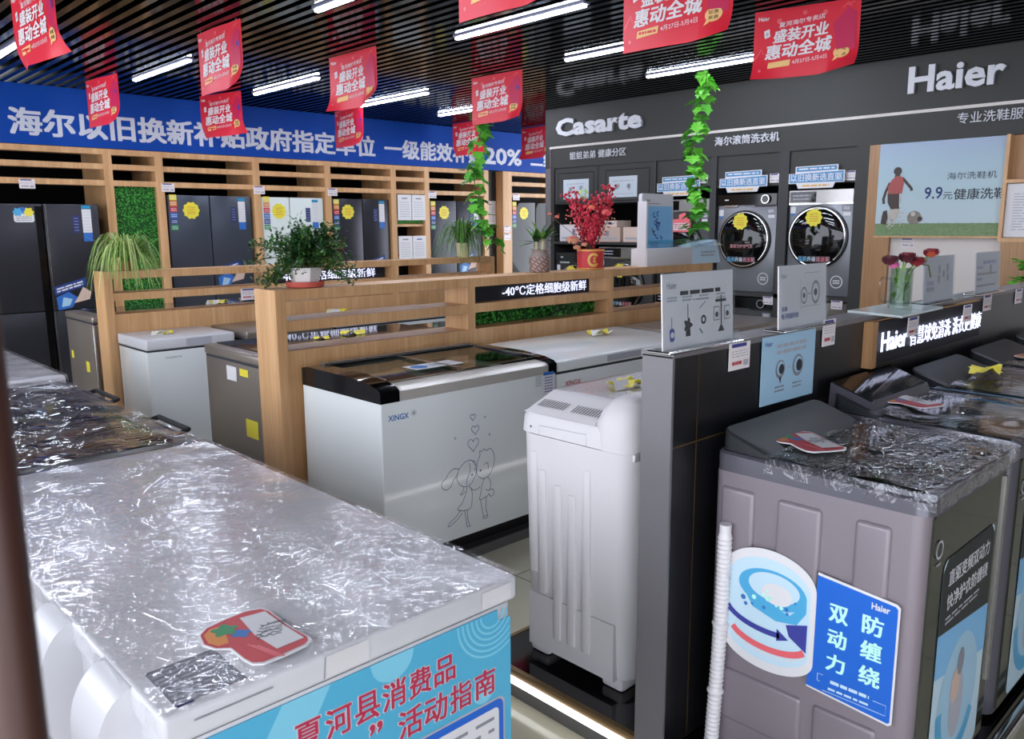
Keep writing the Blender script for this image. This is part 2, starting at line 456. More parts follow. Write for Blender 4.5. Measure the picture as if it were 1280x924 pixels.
        o = bpy.data.objects.new(name, me); COL.objects.link(o)
        if parent is not None: o.parent = parent
        else: o.location = off
        WLOC[o.name] = off.copy()
        return o
def rr(a0, b0, a1, b1, r, n=5):
    pts = []
    for cx, cy, t0 in ((a1-r, b0+r, -90), (a1-r, b1-r, 0), (a0+r, b1-r, 90), (a0+r, b0+r, 180)):
        for i in range(n+1):
            t = R(t0+90*i/n); pts.append((cx+r*math.cos(t), cy+r*math.sin(t)))
    return pts
def thing(name, loc, label, cat, group=None):
    o = bpy.data.objects.new(name, None); COL.objects.link(o); o.location = loc; o.empty_display_size = .05
    WLOC[o.name] = Vector(loc); return tag(o, label, cat, group)
def tag(o, label, cat, group=None):
    o['label'] = label; o['category'] = cat
    if group: o['group'] = group
    return o
def struct(o): o['kind'] = 'structure'; return o
def plabel(o, l): o['label'] = l; return o
def dup(o, loc, label=None, group=None, rz=0):
    c = o.copy(); COL.objects.link(c); c.location = loc; c.rotation_euler = (0, 0, rz); WLOC[c.name] = Vector(loc)
    if label: c['label'] = label
    if group: c['group'] = group
    for ch in list(o.children):
        d = ch.copy(); COL.objects.link(d); d.parent = c
        for g in list(ch.children):
            e = g.copy(); COL.objects.link(e); e.parent = d
    return c

CEIL = 2.92
# ================================================================== SETTING
struct(MB().box(-3, 10.5, -3.5, 9.9, -.05, 0, 'floor_tile').build('floor', origin=(1.9, .2, 0)))
m = MB()
m.box(-1.6, 10.5, -3.5, 9.9, 3.25, 3.3, 'void')
x = -1.55
while x < 10.4:
    m.box(x, x+.048, -3.5, 9.9, CEIL, CEIL+.09, 'slat'); x += .1
struct(m.build('ceiling', smooth=False))
struct(MB().box(-3, 10.5, 9.7, 9.85, 0, CEIL, 'void').build('wall_back'))
struct(MB().box(.2, 7.75, -3.45, -3.35, 0, CEIL, 'white_wall').build('wall_front'))

struct(MB().box(-1.75, -1.6, -3.5, 9.9, 2.7, 3.3, 'white_wall').build('wall_left'))
struct(MB().box(-.6, -.45, .8, 4.4, 0, .92, 'white_wall').build('wall_light_blocker'))  # unseen low wall, added to keep daylight off the nearest freezer's left side

# right wall: recessed back, fascia, cabinetry, alcove
wr = MB()
wr.box(7.7, 7.8, -3.45, 6.74, 0, CEIL, 'void')
wr.box(7.0, 7.7, -3.35, 6.74, 2.265, CEIL, 'grey_fascia')
wr.box(7.0, 7.7, 6.66, 6.74, 0, 2.265, 'grey_post')
for y0, y1 in ((6.60, 6.66), (4.452, 4.52), (3.705, 3.80), (2.99, 3.10)):
    wr.box(7.0, 7.7, y0, y1, 0, 2.265, 'grey_fascia' if y0 < 3.2 else 'grey_dark')
wr.box(7.0, 7.7, 5.17, 5.20, 0, 2.265, 'grey_dark')
for y0, y1, z0 in ((5.20, 6.60, 1.86), (4.52, 5.17, 1.99), (3.80, 4.452, 1.97), (3.10, 3.705, 1.97)):
    wr.box(7.02, 7.7, y0, y1, z0, 2.265, 'grey_fascia')
wr.box(7.0, 7.7, 3.10, 4.452, .945, .985, 'grey_dark')
wr.box(7.0, 7.7, 4.52, 5.17, .945, .985, 'grey_dark')
wr.box(7.0, 7.7, 5.20, 6.60, .44, .48, 'grey_dark')
wr.box(7.0, 7.7, 5.20, 6.60, 1.41, 1.44, 'grey_dark')
wr.box(7.0, 7.7, -3.35, 6.66, 0, .04, 'grey_dark')
wallr = struct(wr.build('wall_right', origin=(7.35, 1.65, 0), smooth=False))
m = MB()
for y0, y1 in ((5.955, 6.6), (5.2, 5.895)):
    f = FX(7.015, y1, 0); a1 = y1-y0
    m.rect(f, 0, 1.862, a1, 2.262, 'grey_dark', .001); m.rect(f, .012, 1.872, a1-.012, 2.25, 'grey_fascia', .004)
    f2 = (.06, 1.885, a1-.06, 2.20)
    m.rect(f, f2[0]-.006, f2[1]-.006, f2[2]+.006, f2[3]+.006, 'void', .005); m.rect(f, *f2, 'grey_fascia', .006)
m.build('cabinet_door', wallr)
plabel(MB().box(6.985, 7.0, -3.3, 6.66, 2.482, 2.506, 'white_wall').build('light_strip', wallr), 'pale strip along the grey fascia')
plabel(MB().box(6.992, 7.0, 6.648, 6.66, 0, 2.48, 'silver').build('edge_trim', wallr), 'bright metal edge trim')
f = FX(6.998, 0, 0)
def wtext(s, y0, y1, z0, z1, bold, ext, nm='lettering', slope=0):
    mm = MB(); mm.text(f, s, -y0, z0, -y1, z1, 'letter_white', bold, .002, ext, 'letter_edge'); return mm.build(nm, wallr, smooth=False)
wtext('Haier', 2.708, 2.015, 2.632, 2.838, .03, .035)
wtext('Casarte', 6.548, 5.335, 2.605, 2.80, .045, .03)
wtext('姐姐弟弟 健康分区', 6.35, 5.555, 2.345, 2.43, .012, .01)
wtext('海尔滚筒洗衣机', 4.478, 3.81, 2.36, 2.445, .02, .01)
wtext('专业洗鞋服', 2.33, 1.88, 2.372, 2.455, .008, .01)

# alcove beside the dryers: wood returns and a white back panel
m = MB(); m.box(7.0, 7.68, 2.785, 2.99, 0, 2.262, 'wood_dark'); struct(m.build('trim_2', smooth=False))
struct(MB().box(7.04, 7.68, -3.3, 2.785, 0, 1.52, 'white_wall').build('wall_alcove', smooth=False))

# blue sign above the fridge row
bs = thing('sign_board', (3.5, 8.62, 2.385), 'long blue sign board with white lettering above the fridge row', 'sign')
MB().box(-3, 10.4, 8.60, 8.66, 2.385, CEIL-.005, 'blue_sign').build('board', bs, smooth=False)
f = FY(8.6, 0, 0)
m = MB()
m.text(f, '海尔以旧换新补贴政府指定单位', 1.985, 2.455, 5.925, 2.712, 'sign_letter', .04, .002)
m.text(f, '一级能效补贴', 6.06, 2.455, 7.70, 2.70, 'sign_letter', .04, .002)
m.text(f, '20%', 7.72, 2.462, 8.44, 2.692, 'sign_letter', .03, .002)
m.text(f, '二级能效', 8.62, 2.455, 9.7, 2.70, 'sign_letter', .04, .002)
plabel(m.build('lettering', bs, smooth=False), 'white lettering')

# brown post of the doorway, close to the lens
cx, cy = .2205*.85, .392*.85
d = Vector((math.cos(R(46.289))*.9, math.sin(R(46.289))*.9)); 
def ray(u, v):
    yaw, p, r_ = R(46.289), R(9.997), R(-.355)
    fw = Vector((math.cos(yaw)*math.cos(p), math.sin(yaw)*math.cos(p), -math.sin(p))); rt = Vector((math.sin(yaw), -math.cos(yaw), 0)); up = rt.cross(fw)
    r2 = math.cos(r_)*rt+math.sin(r_)*up; u2 = -math.sin(r_)*rt+math.cos(r_)*up
    return fw+r2*((u-640)/1018.65)-u2*((v-462)/1018.65)
q = ray(1, 690); k = .46/math.hypot(q.x, q.y)
px, py = q.x*k, q.y*k
struct(MB().lathe(px, py, [(.0115, 0), (.0115, CEIL)], 'door_brown', 20).build('trim_1'))

# ================================================================== DISPLAY PLATFORMS
pt = thing('display_platform', (4.1, 1.3, 0), 'low glossy black platform with gold edge under the washers and dark partition', 'platform')
MB().box(1.82, 6.3, .62, 2.06, 0, .098, 'black_gloss').build('deck', pt, smooth=False)
m = MB(); m.box(1.802, 1.82, .61, 2.075, .075, .1, 'gold'); m.box(1.82, 6.3, 2.06, 2.075, .075, .1, 'gold')
plabel(m.build('edge_trim', pt, smooth=False), 'gold edge trim')
m = MB(); m.box(1.794, 1.803, .62, 2.07, .052, .074, 'led_strip'); m.box(1.82, 6.3, 2.075, 2.083, .052, .074, 'led_strip')
plabel(m.build('light_strip', pt, smooth=False), 'glowing white light strip')
MB().box(1.80, 1.82, .62, 2.065, 0, .05, 'silver_dark').build('kick_plate', pt, smooth=False)
plabel(MB().tube([(1.84, .585, .105), (6.3, .585, .105)], .022, 'chrome', 14).build('bumper_rail', pt), 'chrome bumper rail')
m = MB()
m.box(1.95, 6.2, 2.905, 3.64, 0, .05, 'grey_dark'); m.box(1.94, 6.2, 2.895, 2.905, 0, .05, 'silver_dark')
tag(m.build('display_platform', smooth=False), 'low grey platform under the chest freezers before the wooden partition', 'platform')
tag(MB().box(1.95, 6.2, 3.865, 4.75, 0, .05, 'grey_dark').build('display_platform', smooth=False), 'low grey platform under the freezers behind the nearer wooden partition', 'platform')

# ================================================================== WOODEN PARTITIONS
def partition(y0, label, mids, xe):
    t = thing('wooden_partition', (3.7, y0+.11, 0), label, 'partition'); y1 = y0+.215; x0 = 1.9
    for xx in [x0+.0]+mids+[xe-.055]:
        MB().box(xx, xx+.055, y0, y1, 0 if xx in (x0, xe-.055) else 1.01, 1.318 if xx in (x0, xe-.055) else 1.266, 'wood').build('post', t, smooth=False)
    MB().box(x0+.055, xe-.055, y0, y1, 1.266, 1.318, 'wood').build('top_rail', t, smooth=False)
    MB().box(x0+.055, xe-.055, y0+.002, y1-.002, 1.112, 1.165, 'wood').build('middle_rail', t, smooth=False)
    MB().box(x0+.055, xe-.055, y0+.001, y1-.001, 0, 1.015, 'wood').build('panel', t, smooth=False)
    return t
pm = partition(3.645, 'nearer wooden partition with open slots behind the couple-printed chest freezer', [3.13, 4.42], 5.72)
pl = partition(6.125, 'farther wooden partition with open slots in front of the fridge row', [3.13, 4.36], 5.62)
def hedge(t, x0, x1, y, z0, z1, thick=.03):
    m = MB(); m.box(x0, x1, y, y+thick, z0, z1, 'hedge_back')
    n = int((x1-x0)*(z1-z0)*5200)
    for i in range(n):
        p = (random.uniform(x0, x1), y-.002, random.uniform(z0+.005, z1-.005))
        a = random.uniform(0, 6.28); m.leaf(p, (math.cos(a), -.7, math.sin(a)), (0, -1, .3), .022, .016, random.choice(('hedge', 'hedge', 'hedge_back', 'ivy_c')))
    o = m.build('hedge_panel', t, smooth=False); return plabel(o, 'green artificial hedge panel')
hedge(pm, 3.19, 4.42, 3.78, 1.016, 1.111)
m = MB(); f = FY(3.655, 3.6, 1.02); m.rect(f, 0, 0, .52, .09, 'glass', 0)
m.box(3.6, 3.604, 3.652, 3.658, 1.02, 1.11, 'acrylic'); m.box(4.117, 4.121, 3.652, 3.658, 1.02, 1.11, 'acrylic')
plabel(m.build('glass_pane', pm, smooth=False), 'clear pane in front of the hedge')

def led_sign(label, x0, x1, y, z0, z1, txt, tx0, tx1, tz0, tz1, bold=.006):
    t = thing('led_sign', ((x0+x1)/2, y, z0), label, 'sign')
    MB().box(x0, x1, y, y+.02, z0, z1, 'led_board').build('board', t, smooth=False)
    m = MB(); f = FY(y, 0, 0); m.text(f, txt, tx0, tz0, tx1, tz1, 'led_letter', bold, .007, .003)
    plabel(m.build('lettering', t, smooth=False), 'glowing white lettering'); return t
led_sign('lit white lettering sign in the slot of the nearer wooden partition', 3.19, 4.30, 3.72, 1.1655, 1.2655, '-40℃定格细胞级新鲜', 3.47, 4.26, 1.183, 1.252)
led_sign('lit lettering sign in the farther wooden partition behind the potted bush', 3.2, 4.33, 6.2, 1.1655, 1.2655, '-40℃定格细胞级新鲜', 3.28, 4.22, 1.178, 1.258)

# ================================================================== FRIDGE ROW
fu = thing('wooden_display_frame', (3.5, 8.9, 0), 'wooden display frame with three top rails around the fridges on the left', 'display frame')
PX = [(2.76, 2.84), (3.25, 3.33), (4.30, 4.38), (5.20, 5.28), (6.14, 6.22), (6.67, 6.75), (7.71, 7.79)]
def post(t, x0, x1): MB().box(x0, x1, 8.6, 9.25, 0, 2.38, 'wood').build('post', t, smooth=False)
for a, b in PX: post(fu, a, b)
def rails(t, x0, x1):
    for z0, z1 in ((2.325, 2.38), (2.185, 2.238), (2.03, 2.083)):
        MB().box(x0, x1, 8.605, 8.72, z0, z1, 'wood').build('rail', t, smooth=False)
ed = [-.5]+[v for p in PX for v in p]
for i in range(0, len(ed)-1, 2): rails(fu, ed[i], ed[i+1])
MB().box(-.58, -.5, 8.6, 9.25, 0, 2.38, 'wood').build('post', fu, smooth=False)
hedge(fu, 2.84, 3.25, 8.66, .1, 2.03)
for z in (1.62, 1.14): MB().box(6.22, 6.67, 8.63, 9.2, z, z+.03, 'wood').build('shelf', fu, smooth=False)
MB().box(6.22, 6.67, 9.0, 9.02, .1, 2.03, 'void_warm').build('back_panel', fu, smooth=False)
fu2 = thing('wooden_display_frame', (9.0, 8.9, 0), 'wooden display frame farther right, beside the grey wall end', 'display frame')
for a, b in ((8.07, 8.24), (9.5, 9.58)): post(fu2, a, b)
rails(fu2, 8.24, 9.5)
struct(MB().box(7.79, 8.07, 8.75, 8.8, 0, 2.385, 'black_panel').build('wall_recess', smooth=False))

def sticker_energy(m, f, a, b, w, h):
    cs = ['yellow', 'orange', 'red', 'energy_blue', 'energy_navy', 'energy_green']
    for i, c in enumerate(cs):
        z1 = b-h*i/6; m.rect(f, a, z1-h/6+.006, a+w, z1, c, .002); m.lines(f, a+.01, z1-h/6+.015, a+w-.008, z1-.012, 2, 'paper', .006, .003)
def sticker_flower(m, f, a, b, r):
    m.flower(f, a, b, r, 'yellow', .002, 10, .07)
    for i in range(4): m.stroke(f, [(a-r*.5+j*r*.17, b+r*(.4-.27*i)+random.uniform(-.06, .06)*r) for j in range(7)], r*.09, 'orange' if i % 2 else 'yellow_dark', .003)
def fridge(x0, x1, mt, label, split, z1=1.955, yf=8.63, kind='four', st=None):
    t = thing('refrigerator', ((x0+x1)/2, yf+.3, 0), label, 'fridge')
    MB().box(x0, x1, yf+.06, yf+.62, .04, z1-.005, 'grey_dark').build('cabinet', t, smooth=False)
    zs = .865 if kind == 'big' else .84
    doors = []
    for a, b, c, d in ((x0, split-.004, zs, z1), (split+.004, x1, zs, z1), (x0, split-.004, .05, zs-.01), (split+.004, x1, .05, zs-.01)):
        doors.append(MB().rbox(a+.002, b-.002 if b < x1 else b, yf, yf+.055, c, d, mt, .008, 2).build('door', t))
    f = FY(yf, 0, 0)
    if kind != 'big':
        m = MB(); sticker_energy(m, f, x0+.02, 1.96 if mt != 'charcoal_metal' else 1.945, .075, .37); plabel(m.build('energy_label', doors[0], smooth=False), 'rainbow striped energy label')
        m = MB(); sticker_flower(m, f, x0+.265*(x1-x0), 1.80, .085); plabel(m.build('scalloped_sticker', doors[0], smooth=False), 'yellow scalloped sticker')
    else:
        m = MB(); m.poly(f, rr(1.925, 1.68, 2.09, 1.76, .02), 'paper', .002); m.flower(f, 1.96, 1.77, .035, 'sticker_cyan', .003, 6, .15)
        m.flower(f, 2.0, 1.785, .03, 'energy_blue', .0025, 6, .1); m.flower(f, 2.05, 1.77, .038, 'yellow', .003, 6, .15); m.lines(f, 1.945, 1.69, 2.07, 1.735, 3, 'ink_grey', .006, .003)
        plabel(m.build('promo_sticker', doors[0], smooth=False), 'small colourful promo sticker')
        m = MB(); m.box(2.10, 2.155, yf-.004, yf, .05, z1-.02, 'black_gloss'); m.box(2.185, 2.192, yf-.006, yf, .05, z1, 'chrome')
        plabel(m.build('handle_strip', doors[0], smooth=False), 'black and chrome handle strip')
    dz = 0 if kind != 'big' else -.10
    a = x1-.235
    m = MB(); m.rect(f, a, 1.68+dz, a+.06, 1.84+dz, 'ink_navy', .002); m.lines(f, a+.01, 1.69+dz, a+.05, 1.83+dz, 5, 'ink_light', .004, .003)
    m.build('spec_label', doors[1], smooth=False)
    m = MB(); m.rect(f, a+.085, 1.68+dz, a+.165, 1.90+dz, 'paper', .002); m.rect(f, a+.085, 1.905+dz, a+.165, 1.935+dz, 'tape_blue', .002); m.lines(f, a+.095, 1.69+dz, a+.155, 1.89+dz, 7, 'ink_light', .004, .003)
    m.rect(f, a+.085, 1.60+dz, a+.165, 1.678+dz, 'energy_blue', .002); m.build('info_label', doors[1], smooth=False)
    b = split+.03; zz = 1.03 if kind != 'big' else .92
    m = MB(); m.poly(f, [(b, zz+.16), (b+.28, zz+.24), (b+.28, zz+.16), (b, zz+.08)], 'energy_navy', .003)
    m.lines(Fr(f.p(b+.02, zz+.10, 0), (1, 0, .28), (0, 0, 1)), 0, 0, .24, .05, 2, 'paper', .014, .004)
    m.poly(f, [(b+.02, zz-.06), (b+.14, zz-.04), (b+.2, zz+.05), (b+.12, zz+.11), (b+.01, zz+.06)], 'energy_blue', .002)
    m.poly(f, [(b+.05, zz-.03), (b+.12, zz-.02), (b+.15, zz+.04), (b+.07, zz+.06)], 'paper_blue', .003)
    m.poly(f, [(b+.16, zz), (b+.3, zz+.03), (b+.32, zz+.1), (b+.25, zz+.15), (b+.2, zz+.06)], 'box_card', .003)
    plabel(m.build('picture_sticker', doors[1], smooth=False), 'blue product picture sticker')
    return t
fridge(1.15, 2.645, 'charcoal_metal', 'large charcoal multi-door fridge at the far left of the row', 2.165, 1.845, 8.5, 'big')
fridge(3.36, 4.27, 'slate_metal', 'slate blue-grey double door fridge right of the tall hedge panel', 3.805)
fridge(4.40, 5.18, 'white_door', 'white double door fridge in the wooden frame', 4.745)
fridge(5.30, 6.12, 'charcoal_metal', 'dark double door fridge just right of the white fridge', 5.727)
fridge(6.77, 7.69, 'charcoal_metal', 'dark double door fridge behind the hanging vine near the certificates', 7.23)
fridge(8.26, 9.2, 'black_gloss', 'black fridge beside the grey wall end', 8.75)

def papersheet(name, f, a0, b0, a1, b1, label, cat, group=None, m0='paper', lines=7, header=None, th=.003):
    m = MB(); m.prism(f, [(a0, b0), (a1, b0), (a1, b1), (a0, b1)], 0, th, m0)
    w, h = a1-a0, b1-b0
    m.lines(f, a0+.14*w, b0+.1*h, a1-.14*w, b1-.25*h, lines, 'ink_light', h*.025, th+.001)
    m.rect(f, a0+.3*w, b1-.17*h, a1-.3*w, b1-.12*h, header or 'ink_grey', th+.001)
    return tag(m.build(name, smooth=False), label, cat, group)
f = FY(8.6, 0, 0)
G = 'certificates displayed among the fridges'
papersheet('certificate', f, 6.235, 1.70, 6.45, 2.02, 'upper left certificate in the narrow wooden bay', 'certificate', G)
papersheet('certificate', f, 6.46, 1.70, 6.672, 2.02, 'upper right certificate in the narrow wooden bay', 'certificate', G)
papersheet('certificate', f, 6.235, 1.20, 6.45, 1.50, 'lower left certificate in the narrow wooden bay', 'certificate', G)
papersheet('certificate', f, 6.46, 1.20, 6.672, 1.50, 'lower right certificate with blue marks in the narrow wooden bay', 'certificate', G, 'paper', 8, 'ink_blue')
papersheet('certificate', FY(8.75, 0, 0), 7.81, 1.64, 8.06, 1.97, 'certificate alone on the black gap left of the last wooden post', 'certificate', G)
for z, lb in ((1.65, 'upper'), (1.17, 'lower')):
    m = MB(); m.box(6.25, 6.64, 8.68, 8.86, z, z+.035, 'red')
    for i in range(60):
        m.leaf((random.uniform(6.25, 6.64), 8.67, z+random.uniform(-.0, .02)), (random.uniform(-1, 1), -.3, .6), (0, -1, 0), .05, .03, random.choice(('hedge', 'ivy_c')))
    for i in range(6): m.hexa([(6.27+i*.06, 8.7, z+.035), (6.32+i*.06, 8.7, z+.035), (6.32+i*.06, 8.8, z+.035), (6.27+i*.06, 8.8, z+.035)], [(6.28+i*.06, 8.74, z+.1), (6.31+i*.06, 8.74, z+.1), (6.31+i*.06, 8.8, z+.12), (6.28+i*.06, 8.8, z+.12)], 'red' if i % 2 else 'orange')
    tag(m.build('gift_box', smooth=False), 'red gift box with green trim on the %s shelf of the narrow bay' % lb, 'box', 'gift boxes in the narrow bay')

def price_tag(f, a, b, w, h, label, group, red=True):
    m = MB(); m.prism(f, [(a, b), (a+w, b), (a+w, b+h), (a, b+h)], .001, .004, 'paper_pink')
    m.rect(f, a+.08*w, b+h*.84, a+.8*w, b+h*.97, 'tag_header', .005); m.lines(f, a+.08*w, b+.45*h, a+.9*w, b+.74*h, 3, 'ink_light', h*.03, .005)
    m.lines(f, a+.12*w, b+.14*h, a+.6*w, b+.36*h, 1, 'ink_red' if red else 'ink_grey', h*.13, .005)
    m.rect(f, a+.68*w, b+.12*h, a+.92*w, b+.34*h, 'ink_light', .005)
    return tag(m.build('price_tag', smooth=False), label, 'price tag', group)
G = 'price tags on the fridge frame'
f = FY(8.6, 0, 0)
for x_, lb in ((2.02, 'small grey tag under the rail above the big charcoal fridge'), (3.30, 'small tag on the rail above the slate fridge'), (4.30, 'small tag on the rail left of the white fridge'), (5.23, 'small tag on the rail between the white and dark fridges'), (6.73, 'small tag on the rail above the fridge behind the vine'), (8.26, 'small tag on the rail nearest the grey wall end')):
    price_tag(f, x_, 1.985, .13, .085, lb, G, False)
price_tag(FY(8.6, 0, 0), 8.085, 1.53, .12, .09, 'upper of two tags on the wooden post beside the black fridge', G, False)
price_tag(FY(8.6, 0, 0), 8.085, 1.42, .12, .09, 'lower of two tags on the wooden post beside the black fridge', G, False)

# ================================================================== DARK PARTITION
dp = thing('dark_partition', (4.2, 1.3, .1), 'dark grey display partition running behind the top-loading washers', 'partition')
MB().box(1.79, 1.80, 1.252, 1.352, .1, 1.272, 'grey_post').build('end_panel', dp, smooth=False)
MB().box(1.80, 6.3, 1.253, 1.352, .1, 1.268, 'black_panel').build('panel', dp, smooth=False)
MB().box(1.79, 6.3, 1.25, 1.355, 1.268, 1.285, 'grey_post').build('counter_top', dp, smooth=False)
m = MB(); f = FY(1.253, 0, 0); m.rect(f, 1.912, .1, 1.916, 1.268, 'gold', .001); m.rect(f, 1.80, 1.017, 6.3, 1.021, 'gold', .001)
m.build('seam', dp, smooth=False)
t = led_sign('long lit lettering sign on the dark partition above the washers', 3.02, 4.2, 1.225, 1.103, 1.262, '智慧球免清洗 洗衣更健康', 3.335, 4.18, 1.142, 1.218, .006)
m = MB(); m.text(FY(1.225, 0, 0), 'Haier', 3.06, 1.148, 3.31, 1.222, 'led_letter', .02, .007, .003); plabel(m.build('lettering', t, smooth=False), 'glowing white brand lettering')
m = MB(); m.box(2.98, 3.02, 1.215, 1.252, 1.095, 1.266, 'wood_dark'); m.box(3.02, 4.2, 1.235, 1.252, 1.262, 1.268, 'wood_dark')
plabel(m.build('frame', t, smooth=False), 'wooden edge of the sign')
G = 'price tags along the dark partition'
f = FY(1.25, 0, 0)
for x_, z_, w_, h_, lb in ((2.062, 1.20, .112, .08, 'large price tag just right of the first counter sheet'), (2.645, 1.21, .09, .09, 'price tag between the bluish poster and the lit sign'), (3.265, 1.187, .105, .075, 'price tag hanging over the left part of the lit sign'), (3.885, 1.19, .105, .075, 'price tag hanging over the right part of the lit sign'), (4.30, 1.205, .115, .075, 'price tag on the dark partition right of the lit sign'), (4.805, 1.205, .115, .075, 'price tag farthest right on the dark partition')):
    ff = FY(1.205, 0, 0) if 3.1 < x_ < 4.1 else f
    price_tag(ff, x_, z_, w_, h_, lb, G)
# bluish poster stuck on the partition
m = MB(); f = FY(1.25, 2.248, 1.064)
m.prism(f, [(0, 0), (.345, -.006), (.345, .215), (0, .215)], .001, .003, 'paper_blue')
m.text(f, 'Haier', .015, .185, .06, .2, 'ink_blue', .01, .004)
m.lines(f, .09, .15, .28, .19, 2, 'ink_light', .011, .004)
for a, r_ in ((.115, .03), (.23, .036)):
    m.disc(f, a, .105, r_, 'ink_grey', .004); m.disc(f, a, .108, r_*.75, 'paper_blue', .005); m.disc(f, a+.006, .105, r_*.55, 'ink', .0055)
    m.lines(f, a-.03, .03, a+.03, .055, 2, 'ink_grey', .005, .004)
m.poly(f, [(.107, .08), (.123, .08), (.118, .058)], 'ink', .005); m.rect(f, .165, .103, .185, .107, 'ink_light', .004)
tag(m.build('poster', smooth=False), 'pale blue poster of two round parts stuck on the dark partition', 'poster')

def counter_sheet(x0, w, h, label, draw, lean=.012, tilt=0, pm_='paper_pink', zb=1.2855):
    t = thing('counter_sign', (x0+w/2, 1.28, zb), label, 'sign', 'acrylic sheets on the dark partition')
    MB().rbox(x0-.012, x0+w+.012, 1.225, 1.30, zb, zb+.008, 'chrome', .003, 1).build('base', t)
    f = Fr((x0, 1.258, zb+.008), (1, math.tan(R(tilt)), 0), (0, .05, 1))
    m = MB(); m.prism(f, [(0, 0), (w, 0), (w, h), (0, h)], 0, .003, pm_); draw(m, f, w, h); m.build('printed_sheet', t, smooth=False)
    m = MB(); m.prism(f, [(-.004, 0), (w+.004, 0), (w+.004, h+.003), (-.004, h+.003)], .006, .008, 'acrylic'); plabel(m.build('acrylic_cover', t, smooth=False), 'clear acrylic cover')
    return t
def dr1(m, f, w, h):
    m.text(f, 'Haier', .02, h-.04, .065, h-.022, 'ink_grey', .01, .004)
    m.lines(f, .08, h-.062, .28, h-.045, 1, 'ink', .011, .004); m.lines(f, .14, h-.078, .22, h-.07, 1, 'ink_light', .005, .004)
    for i, a in enumerate((.04, .11, .19, .275)):
        m.lines(f, a-.02, .125-.002*i, a+.025, .14, 2, 'ink_light', .005, .004)
    m.stroke(f, [(.04, .085), (.04, .05)], .004, 'ink_grey', .004); m.rrect(f, .03, .02, .052, .055, .008, 'ink_blue', .004); m.disc(f, .041, .038, .008, 'paper_pink', .005)
    m.stroke(f, [(.115, .115), (.115, .065)], .003, 'ink', .004); m.flower(f, .115, .058, .017, 'ink', .004, 5, .25); m.rect(f, .104, .028, .126, .045, 'ink', .004)
    m.ring(f, .19, .068, .006, .013, 'ink', .004); m.stroke(f, [(.17, .1), (.2, .118)], .003, 'ink_grey', .004); m.stroke(f, [(.17, .045), (.185, .03)], .006, 'ink_grey', .004)
    m.rect(f, .276, .035, .282, .13, 'ink', .004); m.rect(f, .25, .112, .305, .120, 'ink', .004); m.poly(f, [(.262, .028), (.296, .028), (.284, .045), (.274, .045)], 'ink', .004)
    for a in (.24, .295):
        m.rect(f, a, .06, a+.03, .10, 'ink_grey', .004); m.rect(f, a+.003, .063, a+.027, .097, 'paper_pink', .0045); m.disc(f, a+.015, .077, .008, 'ink', .005)
counter_sheet(1.748, .342, .2, 'acrylic info sheet with four drawn tools at the near end of the partition', dr1)
def dr2(m, f, w, h):
    m.text(f, 'Haier', .015, h-.04, .05, h-.024, 'ink_grey', .01, .004)
    m.lines(f, .17, h-.03, .28, h-.026, 1, 'ink_light', .003, .004)
    for a, b, r_ in ((.165, .098, .022), (.245, .105, .03)):
        m.ring(f, a, b, r_*.75, r_, 'ink_grey', .004, k=1.3); m.disc(f, a, b, r_*.4, 'ink', .004)
    m.stroke(f, [(.14, .05), (.14, .15)], .002, 'ink_light', .004); m.lines(f, .19, .1, .21, .105, 1, 'ink_grey', .004, .004)
    m.text(f, '双重', .018, .055, .055, .07, 'ink_blue', .02, .004); m.text(f, '电子除菌科技', .018, .03, .13, .048, 'ink_blue', .02, .004)
    m.lines(f, .15, .06, .28, .064, 1, 'ink_light', .003, .004)
counter_sheet(2.355, .322, .198, 'acrylic info sheet with two round parts right of the bluish poster', dr2)
def dr3(m, f, w, h):
    for a, b in ((.16, .115), (.21, .095), (.255, .12), (.155, .075), (.26, .08)):
        m.rect(f, a, b, a+.03, b+.035, 'ink_grey', .004); m.rect(f, a+.006, b+.006, a+.014, b+.03, 'ink', .005)
    m.text(f, '全效除菌', .03, .07, .11, .088, 'ink_blue', .012, .004); m.text(f, '净洗护衣', .03, .042, .12, .064, 'ink_navy', .02, .004)
counter_sheet(3.55, .345, .19, 'grey acrylic sheet standing just right of the rose mug', dr3, pm_='ink_light')
def dr4(m, f, w, h):
    m.lines(f, .1, h-.06, .3, h-.035, 1, 'ink_blue', .016, .004); m.lines(f, .02, .115, .1, .125, 1, 'ink_blue', .01, .004)
    m.rect(f, .02, .085, .3, .093, 'ink', .004); m.rect(f, .2, .09, .225, .13, 'ink', .004); m.lines(f, .02, .06, .09, .07, 1, 'ink_navy', .012, .004)
    m.rect(f, .02, .03, .29, .038, 'ink', .004)
counter_sheet(4.19, .345, .19, 'grey acrylic sheet farthest right on the dark partition', dr4, pm_='ink_light')

